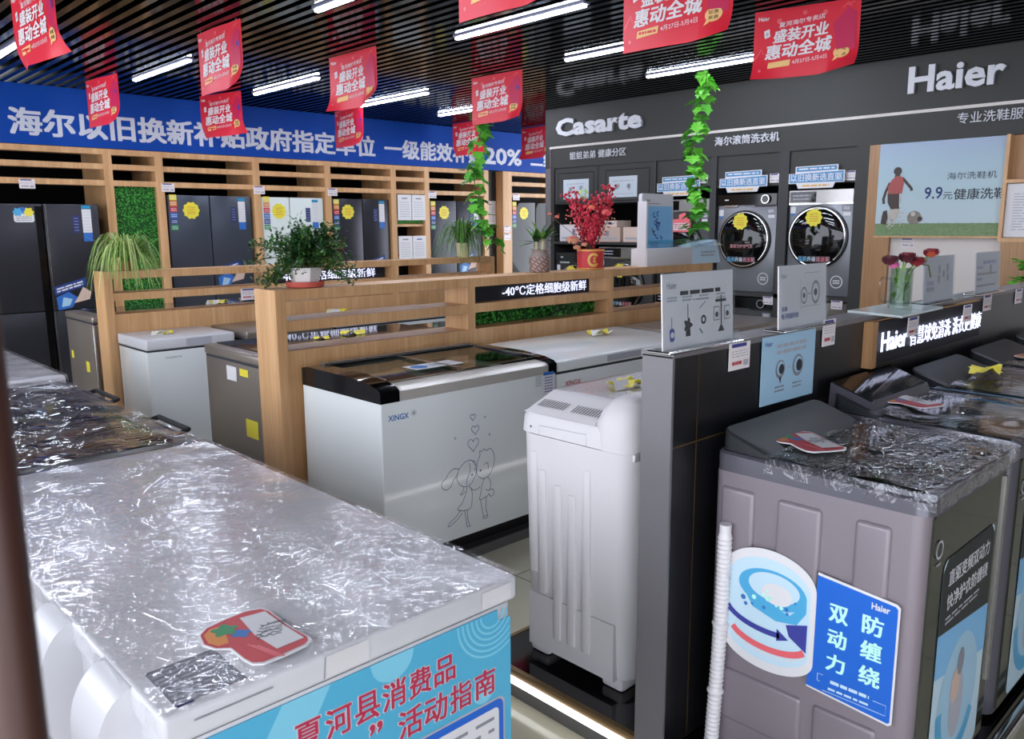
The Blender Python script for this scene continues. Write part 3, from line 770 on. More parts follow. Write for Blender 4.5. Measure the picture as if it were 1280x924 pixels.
# ================================================================== RIGHT WALL MACHINES
def front_loader(y0, y1, z0, z1, label, door_r, door_z, style, dark=False, name='tumble_dryer', cat='dryer', flower=True, text=False):
    t = thing(name, (7.3, (y0+y1)/2, z0), label, cat); yc = (y0+y1)/2
    MB().rbox(7.03, 7.62, y0, y1, z0, z1, 'dryer_grey' if not dark else 'grey_dark', .012, 2).build('body', t)
    f = FX(7.03, y1, 0); w = y1-y0
    m = MB()
    if style == 'silver':
        m.prism(f, [(0, z1-.115), (w, z1-.115), (w, z1), (0, z1)], .001, .012, 'silver'); m.rect(f, .01, z1-.105, .24*w/.6+.02, z1-.012, 'black_gloss', .013)
        m.rect(f, 0, z1-.125, w, z1-.112, 'chrome', .013); m.lines(f, .04, z1-.09, .2, z1-.03, 2, 'ink_light', .012, .014)
    else:
        m.prism(f, [(0, z1-.10), (w, z1-.10), (w, z1), (0, z1)], .001, .012, 'black_gloss'); m.rect(f, .08, z1-.055, .12, z1-.045, 'paper', .013)
        m.rect(f, .07, z1-.118, .22, z1-.1, 'chrome', .013); m.rect(f, .4, z1-.115, w, z1-.1, 'black', .013)
    cp = m.build('control_panel', t, smooth=False)
    if style != 'silver':
        m = MB(); m.lathe_n(f, w*.83, z1-.05, [(.04, .012), (.04, .03), (.03, .034), (.03, .036)], 'black_gloss', 24); m.ring(f, w*.83, z1-.05, .033, .041, 'chrome', .036); m.build('dial', cp)
    a, b, r = w/2-.005, door_z, door_r
    m = MB(); m.lathe_n(f, a, b, [(r, 0), (r, .03), (r*.94, .035)], 'black', 48); door = m.build('door', t)
    m = MB(); m.ring(f, a, b, r*.915, r*.945, 'chrome', .037, 48); m.build('chrome_ring', door, smooth=False)
    m = MB(); m.lathe_n(f, a, b, [(r*.915, .034), (r*.8, .05), (r*.4, .06), (.001, .062)], 'dark_glass', 40); plabel(m.build('door_glass', door), 'dark glass of the porthole')
    if flower:
        m = MB(); sticker_flower(m, Fr(f.p(0, 0, .062), f.u, f.v), a-.02, b+r*.62, .075); plabel(m.build('scalloped_sticker', door, smooth=False), 'yellow scalloped sticker')
    m = MB()
    if text:
        f3 = Fr(f.p(0, 0, .064), f.u, f.v)
        m.text(f3, '直驱洗护空气洗', a-.12, b-.08, a+.12, b-.045, 'pink_print', .012, .002)
    f3 = Fr(f.p(0, 0, .062), f.u, f.v)
    m.prism(f3, [(a-.15, b-r*.78), (a+.15, b-r*.78), (a+.15, b-r*.6), (a-.15, b-r*.6)], .0, .002, 'ink')
    for i, ch in enumerate('品质升级选直驱'):
        m.text(f3, ch, a-.145+i*.042, b-r*.77, a-.145+i*.042+.037, b-r*.62, ['sticker_cyan', 'sticker_cyan', 'sticker_pale', 'letter_white', 'pink_print', 'coral', 'pink_print'][i], .02, .003)
    plabel(m.build('slogan_sticker', door, smooth=False), 'dark sticker with coloured lettering')
    m = MB(); m.rrect(f, .015, z1-.2, .065, z1-.14, .01, 'paper', .002); m.poly(f, [(.015, z1-.2), (.065, z1-.2), (.04, z1-.23)], 'logo_blue', .002); m.build('badge', t, smooth=False)
    m = MB(); m.rrect(f, w-.1, z1-.185, w-.015, z1-.135, .008, 'ink_grey', .002); m.lines(f, w-.085, z1-.175, w-.03, z1-.145, 2, 'paper', .009, .003); m.rect(f, w-.085, z1-.225, w-.02, z1-.195, 'paper', .002); m.build('label', t, smooth=False)
    m = MB(); m.ring(f, w-.11, z0+.13, .048, .056, 'paper', .002); m.lines(f, w-.14, z0+.11, w-.08, z0+.15, 2, 'paper', .012, .002)
    plabel(m.build('round_mark', t, smooth=False), 'round white printed mark')
    return t
front_loader(3.82, 4.44, .986, 1.90, 'grey tumble dryer with black control panel and dial, left of a pair', .27, 1.48, 'black', text=True)
front_loader(3.112, 3.70, .986, 1.915, 'grey tumble dryer with silver panel beside the wooden column', .275, 1.505, 'silver')
front_loader(4.535, 5.155, .986, 1.87, 'grey front-loading machine partly hidden behind the hanging vine', .25, 1.40, 'silver', True, 'front_load_washer', 'washing machine', False)
front_loader(5.96, 6.59, .481, 1.31, 'dark front-loading washer under the box shelf, at the wall end', .26, .93, 'black', True, 'front_load_washer', 'washing machine')
front_loader(5.21, 5.93, .481, 1.385, 'silver-topped front-loading washer under the box shelf, by the red flowers', .27, .97, 'silver', True, 'front_load_washer', 'washing machine')
front_loader(3.82, 4.44, .045, .93, 'dark front-loading washer below the dryer with the dial', .25, .5, 'black', True, 'front_load_washer', 'washing machine', False)
front_loader(3.112, 3.70, .045, .93, 'dark front-loading washer below the silver-panel dryer', .25, .5, 'silver', True, 'front_load_washer', 'washing machine', False)
front_loader(4.535, 5.155, .045, .93, 'dark front-loading washer in the lower row behind the partition end', .25, .5, 'silver', True, 'front_load_washer', 'washing machine', False)

def promo_tag(y0, y1, z, label):
    f = FX(7.0, y1, z); w = y1-y0; s = w/.5
    t = tag(bpy.data.objects.new('promo_sign', None), label, 'sign', 'trade-in signs above the dryers'); COL.objects.link(t); t.location = (6.98, (y0+y1)/2, z); WLOC[t.name] = Vector(t.location)
    P = [(.06, .115), (.06, .085), (0, .085), (0, 0), (.07, 0), (.09, -.045), (.40, -.045), (.42, 0), (.5, 0), (.5, .1), (.44, .1), (.44, .15), (.06, .145)]
    P = [(a*s, b) for a, b in P]
    m = MB(); m.prism(f, P[::-1], .02, .026, 'paper'); m.build('board', t, smooth=False)
    m = MB()
    m.poly(f, [(.07*s, .1), (.43*s, .105), (.43*s, .142), (.07*s, .138)], 'promo_blue', .027); m.poly(f, [(.01*s, .006), (.49*s, .006), (.49*s, .094), (.01*s, .08)], 'promo_blue', .027)
    m.text(f, '以旧换新选直驱', .02*s, .015, .48*s, .082, 'letter_white', .018, .029)
    m.lines(f, .09*s, .112, .41*s, .132, 1, 'paper', .012, .028); m.lines(f, .13*s, -.032, .37*s, -.012, 1, 'gold_paint', .014, .028)
    m.build('print', t, smooth=False)
promo_tag(3.90, 4.40, 1.965, 'light blue cut-out promo sign over the dryer with the dial')
promo_tag(3.18, 3.69, 1.975, 'light blue cut-out promo sign over the silver-panel dryer')
promo_tag(4.62, 5.13, 1.95, 'light blue cut-out promo sign partly behind the hanging vine')
f = FX(7.0, 0, 0); G = 'price tags on the grey wall'
f = FX(7.018, 0, 0)
for y_, z_, lb in ((3.19, 1.985, 'tag beside the promo sign over the silver-panel dryer'), (3.90, 1.995, 'tag beside the promo sign over the dryer with the dial'), (4.66, 2.02, 'tag on the panel right of the hanging vine')):
    price_tag(f, -y_, z_, .1, .08, lb, G, False)
f = FX(7.0, 0, 0)
for y_, z_, lb in ((3.90, .88, 'tag on the shelf edge under the dryer with the dial'), (3.24, .88, 'tag on the shelf edge under the silver-panel dryer')):
    price_tag(f, -y_, z_, .1, .075, lb, G, False)
price_tag(FX(7.04, 0, 0), -2.70, 1.425, .11, .075, 'tag on the white wall under the football poster', G, False)
f = FX(7.008, 0, 0)
def lam(y0, z0, y1, z1, label):
    m = MB(); m.prism(f, [(-y0, z0), (-y1, z0), (-y1, z1), (-y0, z1)], .001, .004, 'paper_pale'); w = y0-y1
    for k in (.3, .7):
        for i in range(5): m.ring(f, -y0+w*k+random.uniform(-.02, .02), (z0+z1)/2+random.uniform(-.02, .02), .01, .016, 'ink_grey', .005, 12)
    m.lines(f, -y0+.05, z1-.07, -y1-.05, z1-.03, 1, 'ink_light', .01, .005); m.lines(f, -y0+.05, z0+.02, -y1-.05, z0+.05, 1, 'ink_light', .007, .005)
    tag(m.build('poster', smooth=False), label, 'poster', 'pale sheets on the grey cabinet doors')
lam(6.46, 1.915, 6.08, 2.13, 'pale sheet on the left grey cabinet door above the red flowers'); lam(5.79, 1.915, 5.41, 2.135, 'pale sheet on the right grey cabinet door above the red flowers')
# boxes on the shelf
def cbox(y0, y1, x0, z0, h, mt, label):
    m = MB(); m.rbox(x0, x0+.25, y0, y1, z0, z0+h, mt, .004, 1); m.rect(FX(x0, y1, z0), .03, .03, (y1-y0)-.03, .05, 'ink_light', .002)
    m.rect(FX(x0, y1, z0), (y1-y0)*.6, h*.4, (y1-y0)*.6+.05, h*.75, 'ink_grey', .002); m.rect(FZ(z0+h, x0, y0), .11, .0, .13, y1-y0, 'box_pale', .002)
    tag(m.build('carton', smooth=False), label, 'box', 'cartons on the shelf over the washers')
cbox(6.2, 6.53, 7.02, 1.4405, .19, 'box_white', 'white carton at the left end of the shelf over the washers')
cbox(5.64, 6.15, 7.02, 1.4405, .16, 'box_card', 'tan carton in the middle of the shelf behind the red flowers')
cbox(5.24, 5.60, 7.02, 1.4405, .16, 'box_pale', 'pale carton at the right of the shelf beside the white display box')
cbox(5.72, 6.02, 7.06, 1.6005, .07, 'box_pale', 'small flat carton lying on the tan carton')
m = MB(); f = Fr((7.0, 4.93, 1.545), (0, -1, 0), (.1, 0, 1))
m.prism(f, rr(0, 0, .22, .13, .03), .034, .037, 'coral'); m.flower(f, .12, .14, .05, 'coral', .036, 5, .1); m.rrect(f, .02, .02, .2, .09, .01, 'paper', .039); m.lines(f, .03, .03, .19, .085, 3, 'ink_red', .01, .04)
tag(m.build('price_card', smooth=False), 'red and white price card leaning on the machine behind the vine', 'price card')

# football poster
ps = thing('poster', (7.02, 2.42, 1.52), 'large sky and grass poster of a child kicking a ball', 'poster')
f = FX(7.0, 2.905, 1.52)
m = MB(); PW, PH = .95, .742; m.rect(f, 0, 0, PW, PH, 'sky_print', .001)
m.rect(f, 0, 0, PW, .1, 'grass_print', .0015)
for i in range(60):
    a = random.uniform(0, PW); m.poly(f, [(a, .09), (a+.012, .09), (a+.006, .09+random.uniform(.005, .02))], 'grass_print', .0017)
m.build('printed_sheet', ps, smooth=False)
m = MB()
m.disc(f, .155, .52, .033, 'skin_dark', .003); m.poly(f, [(.135, .49), (.175, .49), (.18, .46), (.13, .46)], 'skin_dark', .003)
m.poly(f, [(.09, .34), (.20, .34), (.21, .42), (.20, .47), (.15, .485), (.11, .45), (.085, .40)], 'shirt_red', .0035)
m.stroke(f, [(.195, .465), (.235, .42), (.27, .38), (.275, .36)], .022, 'skin_dark', .003); m.stroke(f, [(.10, .43), (.07, .36), (.055, .30), (.06, .26)], .022, 'skin_dark', .003)
m.poly(f, [(.085, .35), (.19, .35), (.195, .28), (.19, .22), (.12, .215), (.09, .27)], 'skin_dark', .0032); m.stroke(f, [(.185, .34), (.19, .23)], .008, 'paper', .0036)
m.poly(f, [(.11, .22), (.19, .22), (.18, .15), (.14, .11), (.10, .16)], 'dust', .0028)
for i in range(40): m.disc(f, random.gauss(.16, .05), random.gauss(.13, .03), random.uniform(.003, .01), 'dust', .0036, 8)
m.poly(f, [(.045, .10), (.09, .09), (.10, .15), (.09, .21), (.06, .20), (.05, .15)], 'skin_dark', .004)
m.disc(f, .31, .145, .055, 'ball_print', .004); m.disc(f, .355, .135, .02, 'skin_dark', .0045); m.disc(f, .30, .175, .018, 'dust', .0045)
plabel(m.build('print', ps, smooth=False), 'printed child in red shirt kicking a football')
m = MB(); m.text(f, '海尔洗鞋机', .535, .435, .885, .49, 'ink', .004, .003)
m.text(f, '9.9', .375, .29, .51, .385, 'ink_navy', .014, .003); m.text(f, '元', .515, .285, .585, .34, 'ink', .004, .003); m.text(f, '健康洗鞋', .595, .28, .965, .365, 'ink', .012, .003)
m.build('lettering', ps, smooth=False)
MB().box(6.99, 7.01, 1.955, 2.91, 1.505, 1.52, 'wood').build('bottom_ledge', ps, smooth=False)
# wooden shelf unit at the right edge
ws = thing('wooden_shelf', (7.2, 1.3, 1.0), 'wooden open shelf unit at the right edge beside the football poster', 'shelf')
MB().box(6.92, 7.035, 1.93, 1.955, 1.48, 2.262, 'wood').build('side_panel', ws, smooth=False)
MB().box(6.92, 7.03, .7, 1.93, 1.91, 1.935, 'wood').build('shelf', ws, smooth=False)
MB().box(6.92, 7.03, .7, 1.93, 1.48, 1.51, 'wood').build('shelf', ws, smooth=False)
MB().box(7.03, 7.04, .7, 1.93, 1.525, 2.262, 'wood_dark').build('back_panel', ws, smooth=False)
MB().box(6.92, 7.035, 1.72, 1.93, .95, 1.48, 'wood_dark').build('lower_panel', ws, smooth=False)
f = FX(7.03, 1.93, 0)
m = MB(); m.prism(f, [(0.002, 1.515), (.40, 1.515), (.40, 1.905), (0.002, 1.905)], .001, .08, 'paper'); m.lines(f, .05, 1.56, .35, 1.84, 14, 'ink_light', .006, .081)
tag(m.build('notice_sheet', smooth=False), 'white notice board of small print on the wooden shelf at the right edge', 'notice')

# ================================================================== FOREGROUND WHITE CHEST FREEZER
def wrap(name, t, x0, x1, y0, y1, z, mt, skirt=.06, amp=.004, n=40, sag=0):
    ph = [random.uniform(0, 6) for _ in range(6)]
    m = MB(); f = FZ(z, 0, 0)
    fn = lambda a, b: amp*(math.sin(a*31+ph[0]+3*math.sin(b*9+ph[1]))*.5+math.sin(b*27+ph[2]+2*math.sin(a*13+ph[3]))*.5+.9)
    m.grid(f, x0-.003, y0-.003, x1+.003, y1+.003, n, n, mt, .001, fn)
    if skirt:
        for fr_, w in ((FY(y0-.004, x0-.003, z), x1-x0+.006), (Fr((x1+.004, y0-.003, z), (0, 1, 0), (0, 0, 1)), y1-y0+.006), (FX(x0-.004, y1+.003, z), y1-y0+.006)):
            m.grid(fr_, 0, -skirt, w, .003, n, 3, mt, .001, lambda a, b: .0025*(1+math.sin(a*60+ph[4]+b*40)))
    return plabel(m.build(name, t), 'clear crinkled plastic wrap')
cf = thing('chest_freezer', (.80, 2.08, 0), 'long white wrapped chest freezer with blue-teal poster, nearest on the left', 'freezer')
X0, X1, Y0, Y1 = .41, 1.197, 1.24, 2.89
MB().rbox(X0+.012, X1-.012, Y0+.012, Y1-.01, .05, .785, 'white', .012, 2, 'z').build('body', cf)
m = MB(); m.box(X0+.05, X1-.05, Y0+.05, Y1-.05, 0, .05, 'black_rubber'); m.build('plinth', cf)
MB().rbox(X0, X1, Y0, Y1, .791, .848, 'white', .01, 3).build('lid', cf)
m = MB(); m.rbox(X0+.02, X1-.02, Y0+.02, Y1-.02, .783, .793, 'grey_post', .003, 1); plabel(m.build('gasket', cf), 'grey door seal')
f = FY(Y0, 0, 0)
m = MB(); m.rect(f, .705, .80, .80, .842, 'white_matte', .002); m.stroke(f, [(.70, .80), (.705, .842)], .002, 'ink_grey', .003); m.rect(f, 1.09, .80, 1.175, .838, 'white_matte', .002); m.rect(f, .46, .825, .60, .828, 'ink_grey', .002); m.build('tape', cf, smooth=False)
for yh in (1.45, 1.78, 2.6):
    m = MB(); fr_ = Fr((X0+.013, yh+.07, .60), (1, 0, 0), (0, 0, 1))
    P = [(0, .246)]+[(-.078*math.sin(R(k*9)), .13+.116*math.cos(R(k*9))) for k in range(1, 11)]+[(-.078, .03), (-.06, .0), (0, 0)]
    m.prism(fr_, P[::-1], 0, .14, 'white'); m.box(X0-.066, X0+.013, yh+.0, yh+.004, .61, .72, 'ink_grey')
    plabel(m.build('hinge', cf), 'white rounded hinge cover')
f = FY(Y0+.012, 0, 0)
m = MB(); m.prism(f, [(.44, .05), (1.184, .05), (1.184, .75), (1.145, .75), (1.145, .778), (.44, .778)], .001, .003, 'poster_teal')
for i, r_ in enumerate((.03, .043, .056, .069, .082, .095)): m.ring(f, 1.127, .776, r_, r_+.005, 'poster_teal_light', .0035, 20, 1, 180, 360 if r_+.005 < .056 else 360-math.degrees(math.acos(.055/(r_+.005))))
m.ring(f, .86, .778, 0, .052, 'poster_teal_light', .0034, 20, 1, 180, 360); m.poly(f, [(.62, .778), (.72, .778), (.52, .45), (.44, .45), (.44, .5)], 'poster_teal_light', .0033)
m.disc(f, 1.10, .60, .03, 'poster_teal_light', .0034)
def otext(m, s, a0, b0, a1, b1):
    m.text(f, s, a0-.002, b0-.002, a1+.002, b1+.002, 'paper', .05, .0038); m.text(f, s, a0, b0, a1, b1, 'poster_red', .024, .0045)
for ch, a in zip('夏河县消费品', (.668, .733, .797, .861, .926, .991)): otext(m, ch, a-.029, .665, a+.029, .727)
for ch, a in zip('“以旧换新”活动指南', (.44, .50, .565, .63, .695, .815, .899, .965, 1.034, 1.104)):
    if ch in '“”': otext(m, ch, a-.016, .63, a+.016, .655)
    else: otext(m, ch, a-.031, .585, a+.031, .65)
m.rrect(f, .50, .1, 1.164, .568, .02, 'ink_light', .0036); m.rrect(f, .505, .1, 1.159, .563, .018, 'sticker_blue', .0038); m.rrect(f, .52, .12, 1.145, .545, .012, 'paper', .004)
m.lines(f, .56, .2, 1.13, .535, 12, 'ink_grey', .008, .0045)
plabel(m.build('front_poster', cf, smooth=False), 'teal poster with red lettering')
m = MB(); f = FZ(.848, .44, 1.25); m.rect(f, 0, .01, .125, .15, 'ink_grey', .0012); m.lines(f, .004, .015, .12, .145, 9, 'ink_light', .003, .0016); m.rect(f, .0, .005, .03, .012, 'ink_navy', .0016)
plabel(m.build('lid_label', cf, smooth=False), 'grey printed spec label')
wrap('plastic_wrap', cf, X0, X1, Y0, Y1, .8495, 'film', .03, .002, 60)

def price_card(f, s, label, wm='ink'):    # round-nosed red card with a white box
    P = [(a*s, b*s) for a, b in [(-0.0744, 0.0809), (-0.0834, 0.0399), (-0.0734, 0.0089), (-0.0514, -0.0101), (-0.0514, -0.0641), (-0.0474, -0.0901), (-0.0324, -0.1031), (0.0156, -0.1021), (0.0576, -0.0981), (0.0696, -0.0901), (0.0766, -0.0751), (0.0706, -0.0081), (0.0736, 0.0809), (0.0676, 0.1029), (0.0396, 0.1149), (-0.0054, 0.1109), (-0.0524, 0.1009)]]
    m = MB(); m.prism(f, P, .006, .009, 'paper')
    m.poly(f, [(a*.95, b*.94) for a, b in P], 'red', .0095)
    m.poly(f, [(a*s*.93, b*s*.92) for a, b in [(-0.0714, 0.0769), (-0.0784, 0.0389), (-0.0684, 0.0129), (-0.0474, 0.0119), (-0.0254, 0.0889), (-0.0524, 0.0929)]], 'orange', .0098)
    ga, gb = (-0.0294, 0.0619); m.flower(f, ga*s, gb*s, .022*s, 'energy_green', .0100, 5, .2); ga, gb = (-0.0114, 0.0279); m.flower(f, ga*s, gb*s, .016*s, 'logo_blue', .0101, 4, .2)
    B = [(a*s*.96, b*s*.96) for a, b in [(0.0036, 0.0039), (0.0096, -0.0761), (0.0686, -0.0741), (0.0656, -0.0041), (0.0666, 0.0839), (0.0146, 0.0919)]]; m.poly(f, B, 'paper', .0103)
    cx_ = sum(a for a, b in B)/6; cy_ = sum(b for a, b in B)/6
    for i in range(7):
        o_ = (i-3)*.0075*s; m.stroke(f, [(cx_+(j-4.5)*.0052*s+o_*.7+random.uniform(-.002, .002)*s, cy_-(j-4.5)*.0010*s+o_+random.uniform(-.006, .006)*s) for j in range(10)], .0026*s, wm, .0106)
    (ta, tb), (tc_, td) = [(-0.0224, -0.0211), (-0.0044, -0.0941)]
    for i in range(3): m.stroke(f, [(ta*s+.006*i*s, tb*s-.008*i*s), (tc_*s+.006*i*s, td*s-.006*i*s)], .0035*s, 'coral', .0102)
    return tag(m.build('price_card', smooth=False), label, 'price card', 'red price cards lying on lids')
price_card(FZ(.8475, 0.634, 1.375, 0), 1.0, 'red and white handwritten price card on the nearest white freezer lid')

# glass-top freezer behind it
gf = thing('glass_top_freezer', (.62, 3.63, 0), 'wrapped freezer with dark glass top and black handles, left side', 'freezer')
MB().rbox(.07, 1.16, 2.92, 4.56, .04, .81, 'white', .012, 2, 'z').build('body', gf)
MB().rbox(.05, 1.175, 2.9, 4.58, .81, .845, 'black', .008, 2).build('lid_frame', gf)
m = MB(); m.rbox(.10, 1.11, 2.97, 3.74, .843, .851, 'lid_glass', .002, 1); plabel(m.build('glass_lid', gf), 'dark glass sliding lid')
m = MB(); m.rbox(.10, 1.11, 3.72, 4.52, .845, .853, 'lid_glass', .002, 1); plabel(m.build('glass_lid', gf), 'dark glass sliding lid')
for y_ in (3.12, 3.92):
    m = MB(); m.rbox(1.17, 1.188, y_, y_+.34, .80, .845, 'black_rubber', .005, 2); m.tube([(1.183, y_+.01, .825), (1.235, y_+.02, .838), (1.235, y_+.32, .838), (1.183, y_+.33, .825)], .011, 'black_rubber', 8); m.build('handle', gf)
wrap('plastic_wrap', gf, .06, 1.165, 2.905, 4.575, .856, 'film_soft', .035, .006, 50)
wf = thing('chest_freezer', (.6, 5.4, 0), 'white wrapped chest freezer behind the glass-topped one at the left edge', 'freezer')
MB().rbox(.07, 1.19, 4.66, 6.3, .04, .80, 'white', .012, 2, 'z').build('body', wf)
MB().rbox(.05, 1.21, 4.64, 6.32, .805, .865, 'white', .012, 3).build('lid', wf)
wrap('plastic_wrap', wf, .05, 1.21, 4.64, 6.32, .8665, 'film', .03, .004, 30)

# ================================================================== COUPLE-PRINTED CHEST FREEZER
c1 = thing('display_chest_freezer', (2.56, 3.25, .05), 'white chest freezer printed with a kissing couple, black ends and glass top', 'freezer')
X0, X1, Y0, Y1 = 2.0, 3.12, 2.928, 3.6
MB().rbox(X0, X1, Y0, Y1, .11, .852, 'white_gloss', .004, 1).build('body', c1)
MB().box(X0+.04, X1-.02, Y0+.03, Y1-.03, .05, .11, 'black').build('plinth', c1, smooth=False)
prof = [(0, 0), (0, .05), (.02, .064), (.09, .08), (.25, .092), (.62, .095), (.672, .085), (.672, 0)]
for xa, xb in ((X0-.004, X0+.1), (X1-.055, X1+.004)):
    fr_ = Fr((xb, Y0-.004, .85), (0, 1, 0), (0, 0, 1)); m = MB(); m.prism(fr_, prof, 0, -(xb-xa), 'black_gloss'); plabel(m.build('end_cap', c1), 'glossy black end cap')
m = MB(); fr_ = Fr((X1-.055, Y0, .85), (0, 1, 0), (0, 0, 1))
m.prism(fr_, [(0, 0), (0, .045), (.02, .058), (.10, .066), (.10, 0)], 0, -(X1-.055-X0-.1), 'rail_silver'); plabel(m.build('front_rail', c1), 'satin silver front rail')
m = MB(); m.box(X0+.1, X1-.055, Y1-.05, Y1, .852, .95, 'silver'); m.box(X0+.1, X1-.055, Y1-.07, Y1-.05, .93, .942, 'black'); m.build('back_rail', c1, smooth=False)
m = MB(); m.box(X0+.1, X1-.055, Y0+.1, Y1-.05, .853, .857, 'liner_grey'); m.box(X0+.18, X0+.5, Y0+.18, Y1-.15, .857, .86, 'tub_dark'); m.box(X0+.6, X1-.15, Y0+.18, Y1-.15, .857, .86, 'tub_dark'); plabel(m.build('liner', c1, smooth=False), 'silver inner liner seen through the glass')
for a, b, dz in ((X0+.1, X0+.57, 0), (X0+.53, X1-.055, .007)):
    m = MB(); m.hexa([(a, Y0+.1, .914+dz), (b, Y0+.1, .914+dz), (b, Y1-.06, .926+dz), (a, Y1-.06, .926+dz)], [(a, Y0+.1, .919+dz), (b, Y0+.1, .919+dz), (b, Y1-.06, .931+dz), (a, Y1-.06, .931+dz)], 'glass')
    m.box(a, a+.012, Y0+.1, Y1-.06, .932+dz, .934+dz, 'silver'); m.box(b-.012, b, Y0+.1, Y1-.06, .932+dz, .934+dz, 'silver'); m.box(a, b, Y0+.10, Y0+.115, .919+dz, .922+dz, 'chrome')
    plabel(m.build('glass_lid', c1, smooth=False), 'sliding glass lid')
f = FZ(.932, 2.36, 3.14)
m = MB(); m.rect(f, 0, 0, .30, .12, 'paper', .001); m.disc(f, .06, .06, .045, 'logo_blue', .002); m.lines(f, .12, .02, .29, .1, 3, 'ink_light', .016, .002)
plabel(m.build('glass_sticker', c1, smooth=False), 'printed sticker on the glass')
f = FY(Y0, 0, 0)
m = MB(); m.text(f, 'XINGX', 2.036, .765, 2.15, .792, 'logo_blue', .02, .001)
for i in range(6):
    t_ = R(60*i+15); m.stroke(f, [(2.178, .785), (2.178+.017*math.cos(t_), .785+.017*math.sin(t_))], .005, 'ink_light', .0012)
m.build('logo', c1, smooth=False)
def curve(pts, n=6, closed=False):   # Catmull-Rom through points
    P = list(pts); out = []
    if closed: P = [P[-1]]+P+[P[0], P[1]]
    else: P = [P[0]]+P+[P[-1]]
    for i in range(1, len(P)-2):
        for k in range(n):
            t_ = k/n; p0, p1, p2, p3 = P[i-1], P[i], P[i+1], P[i+2]
            out.append(tuple(.5*((2*p1[j])+(-p0[j]+p2[j])*t_+(2*p0[j]-5*p1[j]+4*p2[j]-p3[j])*t_*t_+(-p0[j]+3*p1[j]-3*p2[j]+p3[j])*t_**3) for j in (0, 1)))
    out.append(P[-2]); return out
def heart(a, b, s): return [(a+s*(16*math.sin(t_)**3)/16, b+s*(13*math.cos(t_)-5*math.cos(2*t_)-2*math.cos(3*t_)-math.cos(4*t_))/16) for t_ in [2*math.pi*i/28 for i in range(29)]]
m = MB(); W_ = .0034
def st(pts, closed=False): m.stroke(f, curve(pts, 5, closed), W_, 'line_blue', .001)
for a, b, s_ in ((2.533, .568, .036), (2.547, .64, .025), (2.533, .705, .018)): m.stroke(f, heart(a, b, s_), W_, 'line_blue', .001)
for a, b in ((2.42, .619), (2.612, .692), (2.64, .598)): m.ring(f, a, b, .003, .006, 'line_blue', .001, 10)
# girl, facing right, ponytail at the left
st([(2.545, .455), (2.52, .49), (2.475, .487), (2.44, .46), (2.425, .42), (2.44, .385), (2.47, .365), (2.51, .368), (2.54, .40), (2.55, .43), (2.545, .455)])
st([(2.44, .46), (2.41, .47), (2.375, .455), (2.355, .43), (2.335, .42), (2.33, .395), (2.355, .375), (2.385, .385), (2.405, .415), (2.435, .44)])
st([(2.515, .49), (2.54, .478), (2.55, .455)]); st([(2.505, .48), (2.51, .44), (2.49, .40), (2.485, .37)]); m.disc(f, 2.522, .415, .006, 'line_blue', .001, 8); m.disc(f, 2.54, .44, .004, 'line_blue', .001, 8)
st([(2.47, .365), (2.46, .345), (2.445, .33), (2.46, .33), (2.475, .34)]); st([(2.49, .365), (2.48, .33), (2.455, .285), (2.425, .262), (2.46, .245), (2.51, .248), (2.52, .29), (2.52, .33), (2.505, .362)])
st([(2.505, .355), (2.53, .335), (2.56, .335), (2.575, .345)]); st([(2.47, .245), (2.48, .19), (2.485, .158), (2.505, .155), (2.498, .17), (2.49, .195), (2.487, .245)])
st([(2.445, .255), (2.415, .225), (2.375, .205), (2.365, .19), (2.378, .188), (2.42, .208), (2.455, .235)])
# boy, facing left
st([(2.555, .45), (2.552, .42), (2.565, .395), (2.60, .378), (2.635, .39), (2.66, .42), (2.672, .46), (2.665, .50), (2.645, .525), (2.62, .52), (2.60, .53), (2.59, .52), (2.575, .525), (2.575, .5), (2.558, .475), (2.555, .45)])
m.disc(f, 2.578, .425, .006, 'line_blue', .001, 8); st([(2.60, .45), (2.625, .455), (2.63, .42)])
st([(2.60, .378), (2.585, .34), (2.575, .30), (2.57, .275), (2.61, .28), (2.635, .29)]); st([(2.625, .382), (2.645, .35), (2.635, .31), (2.61, .32)]); st([(2.635, .31), (2.66, .31), (2.665, .285), (2.645, .275), (2.63, .295)])
st([(2.575, .275), (2.585, .22), (2.595, .185), (2.62, .183), (2.617, .2), (2.61, .22), (2.615, .28)]); st([(2.595, .185), (2.59, .172), (2.62, .17), (2.62, .183)])
plabel(m.build('line_drawing', c1, smooth=False), 'blue line drawing of two kissing children and hearts')
m = MB(); m.rect(f, 3.02, .735, 3.10, .86, 'paper', .006); m.rect(f, 3.02, .845, 3.10, .862, 'energy_blue', .007); m.lines(f, 3.03, .75, 3.09, .84, 6, 'ink_blue', .005, .007); m.lines(f, 2.965, .79, 3.01, .85, 5, 'ink_light', .006, .004)
plabel(m.build('energy_label', c1, smooth=False), 'white and blue energy label')

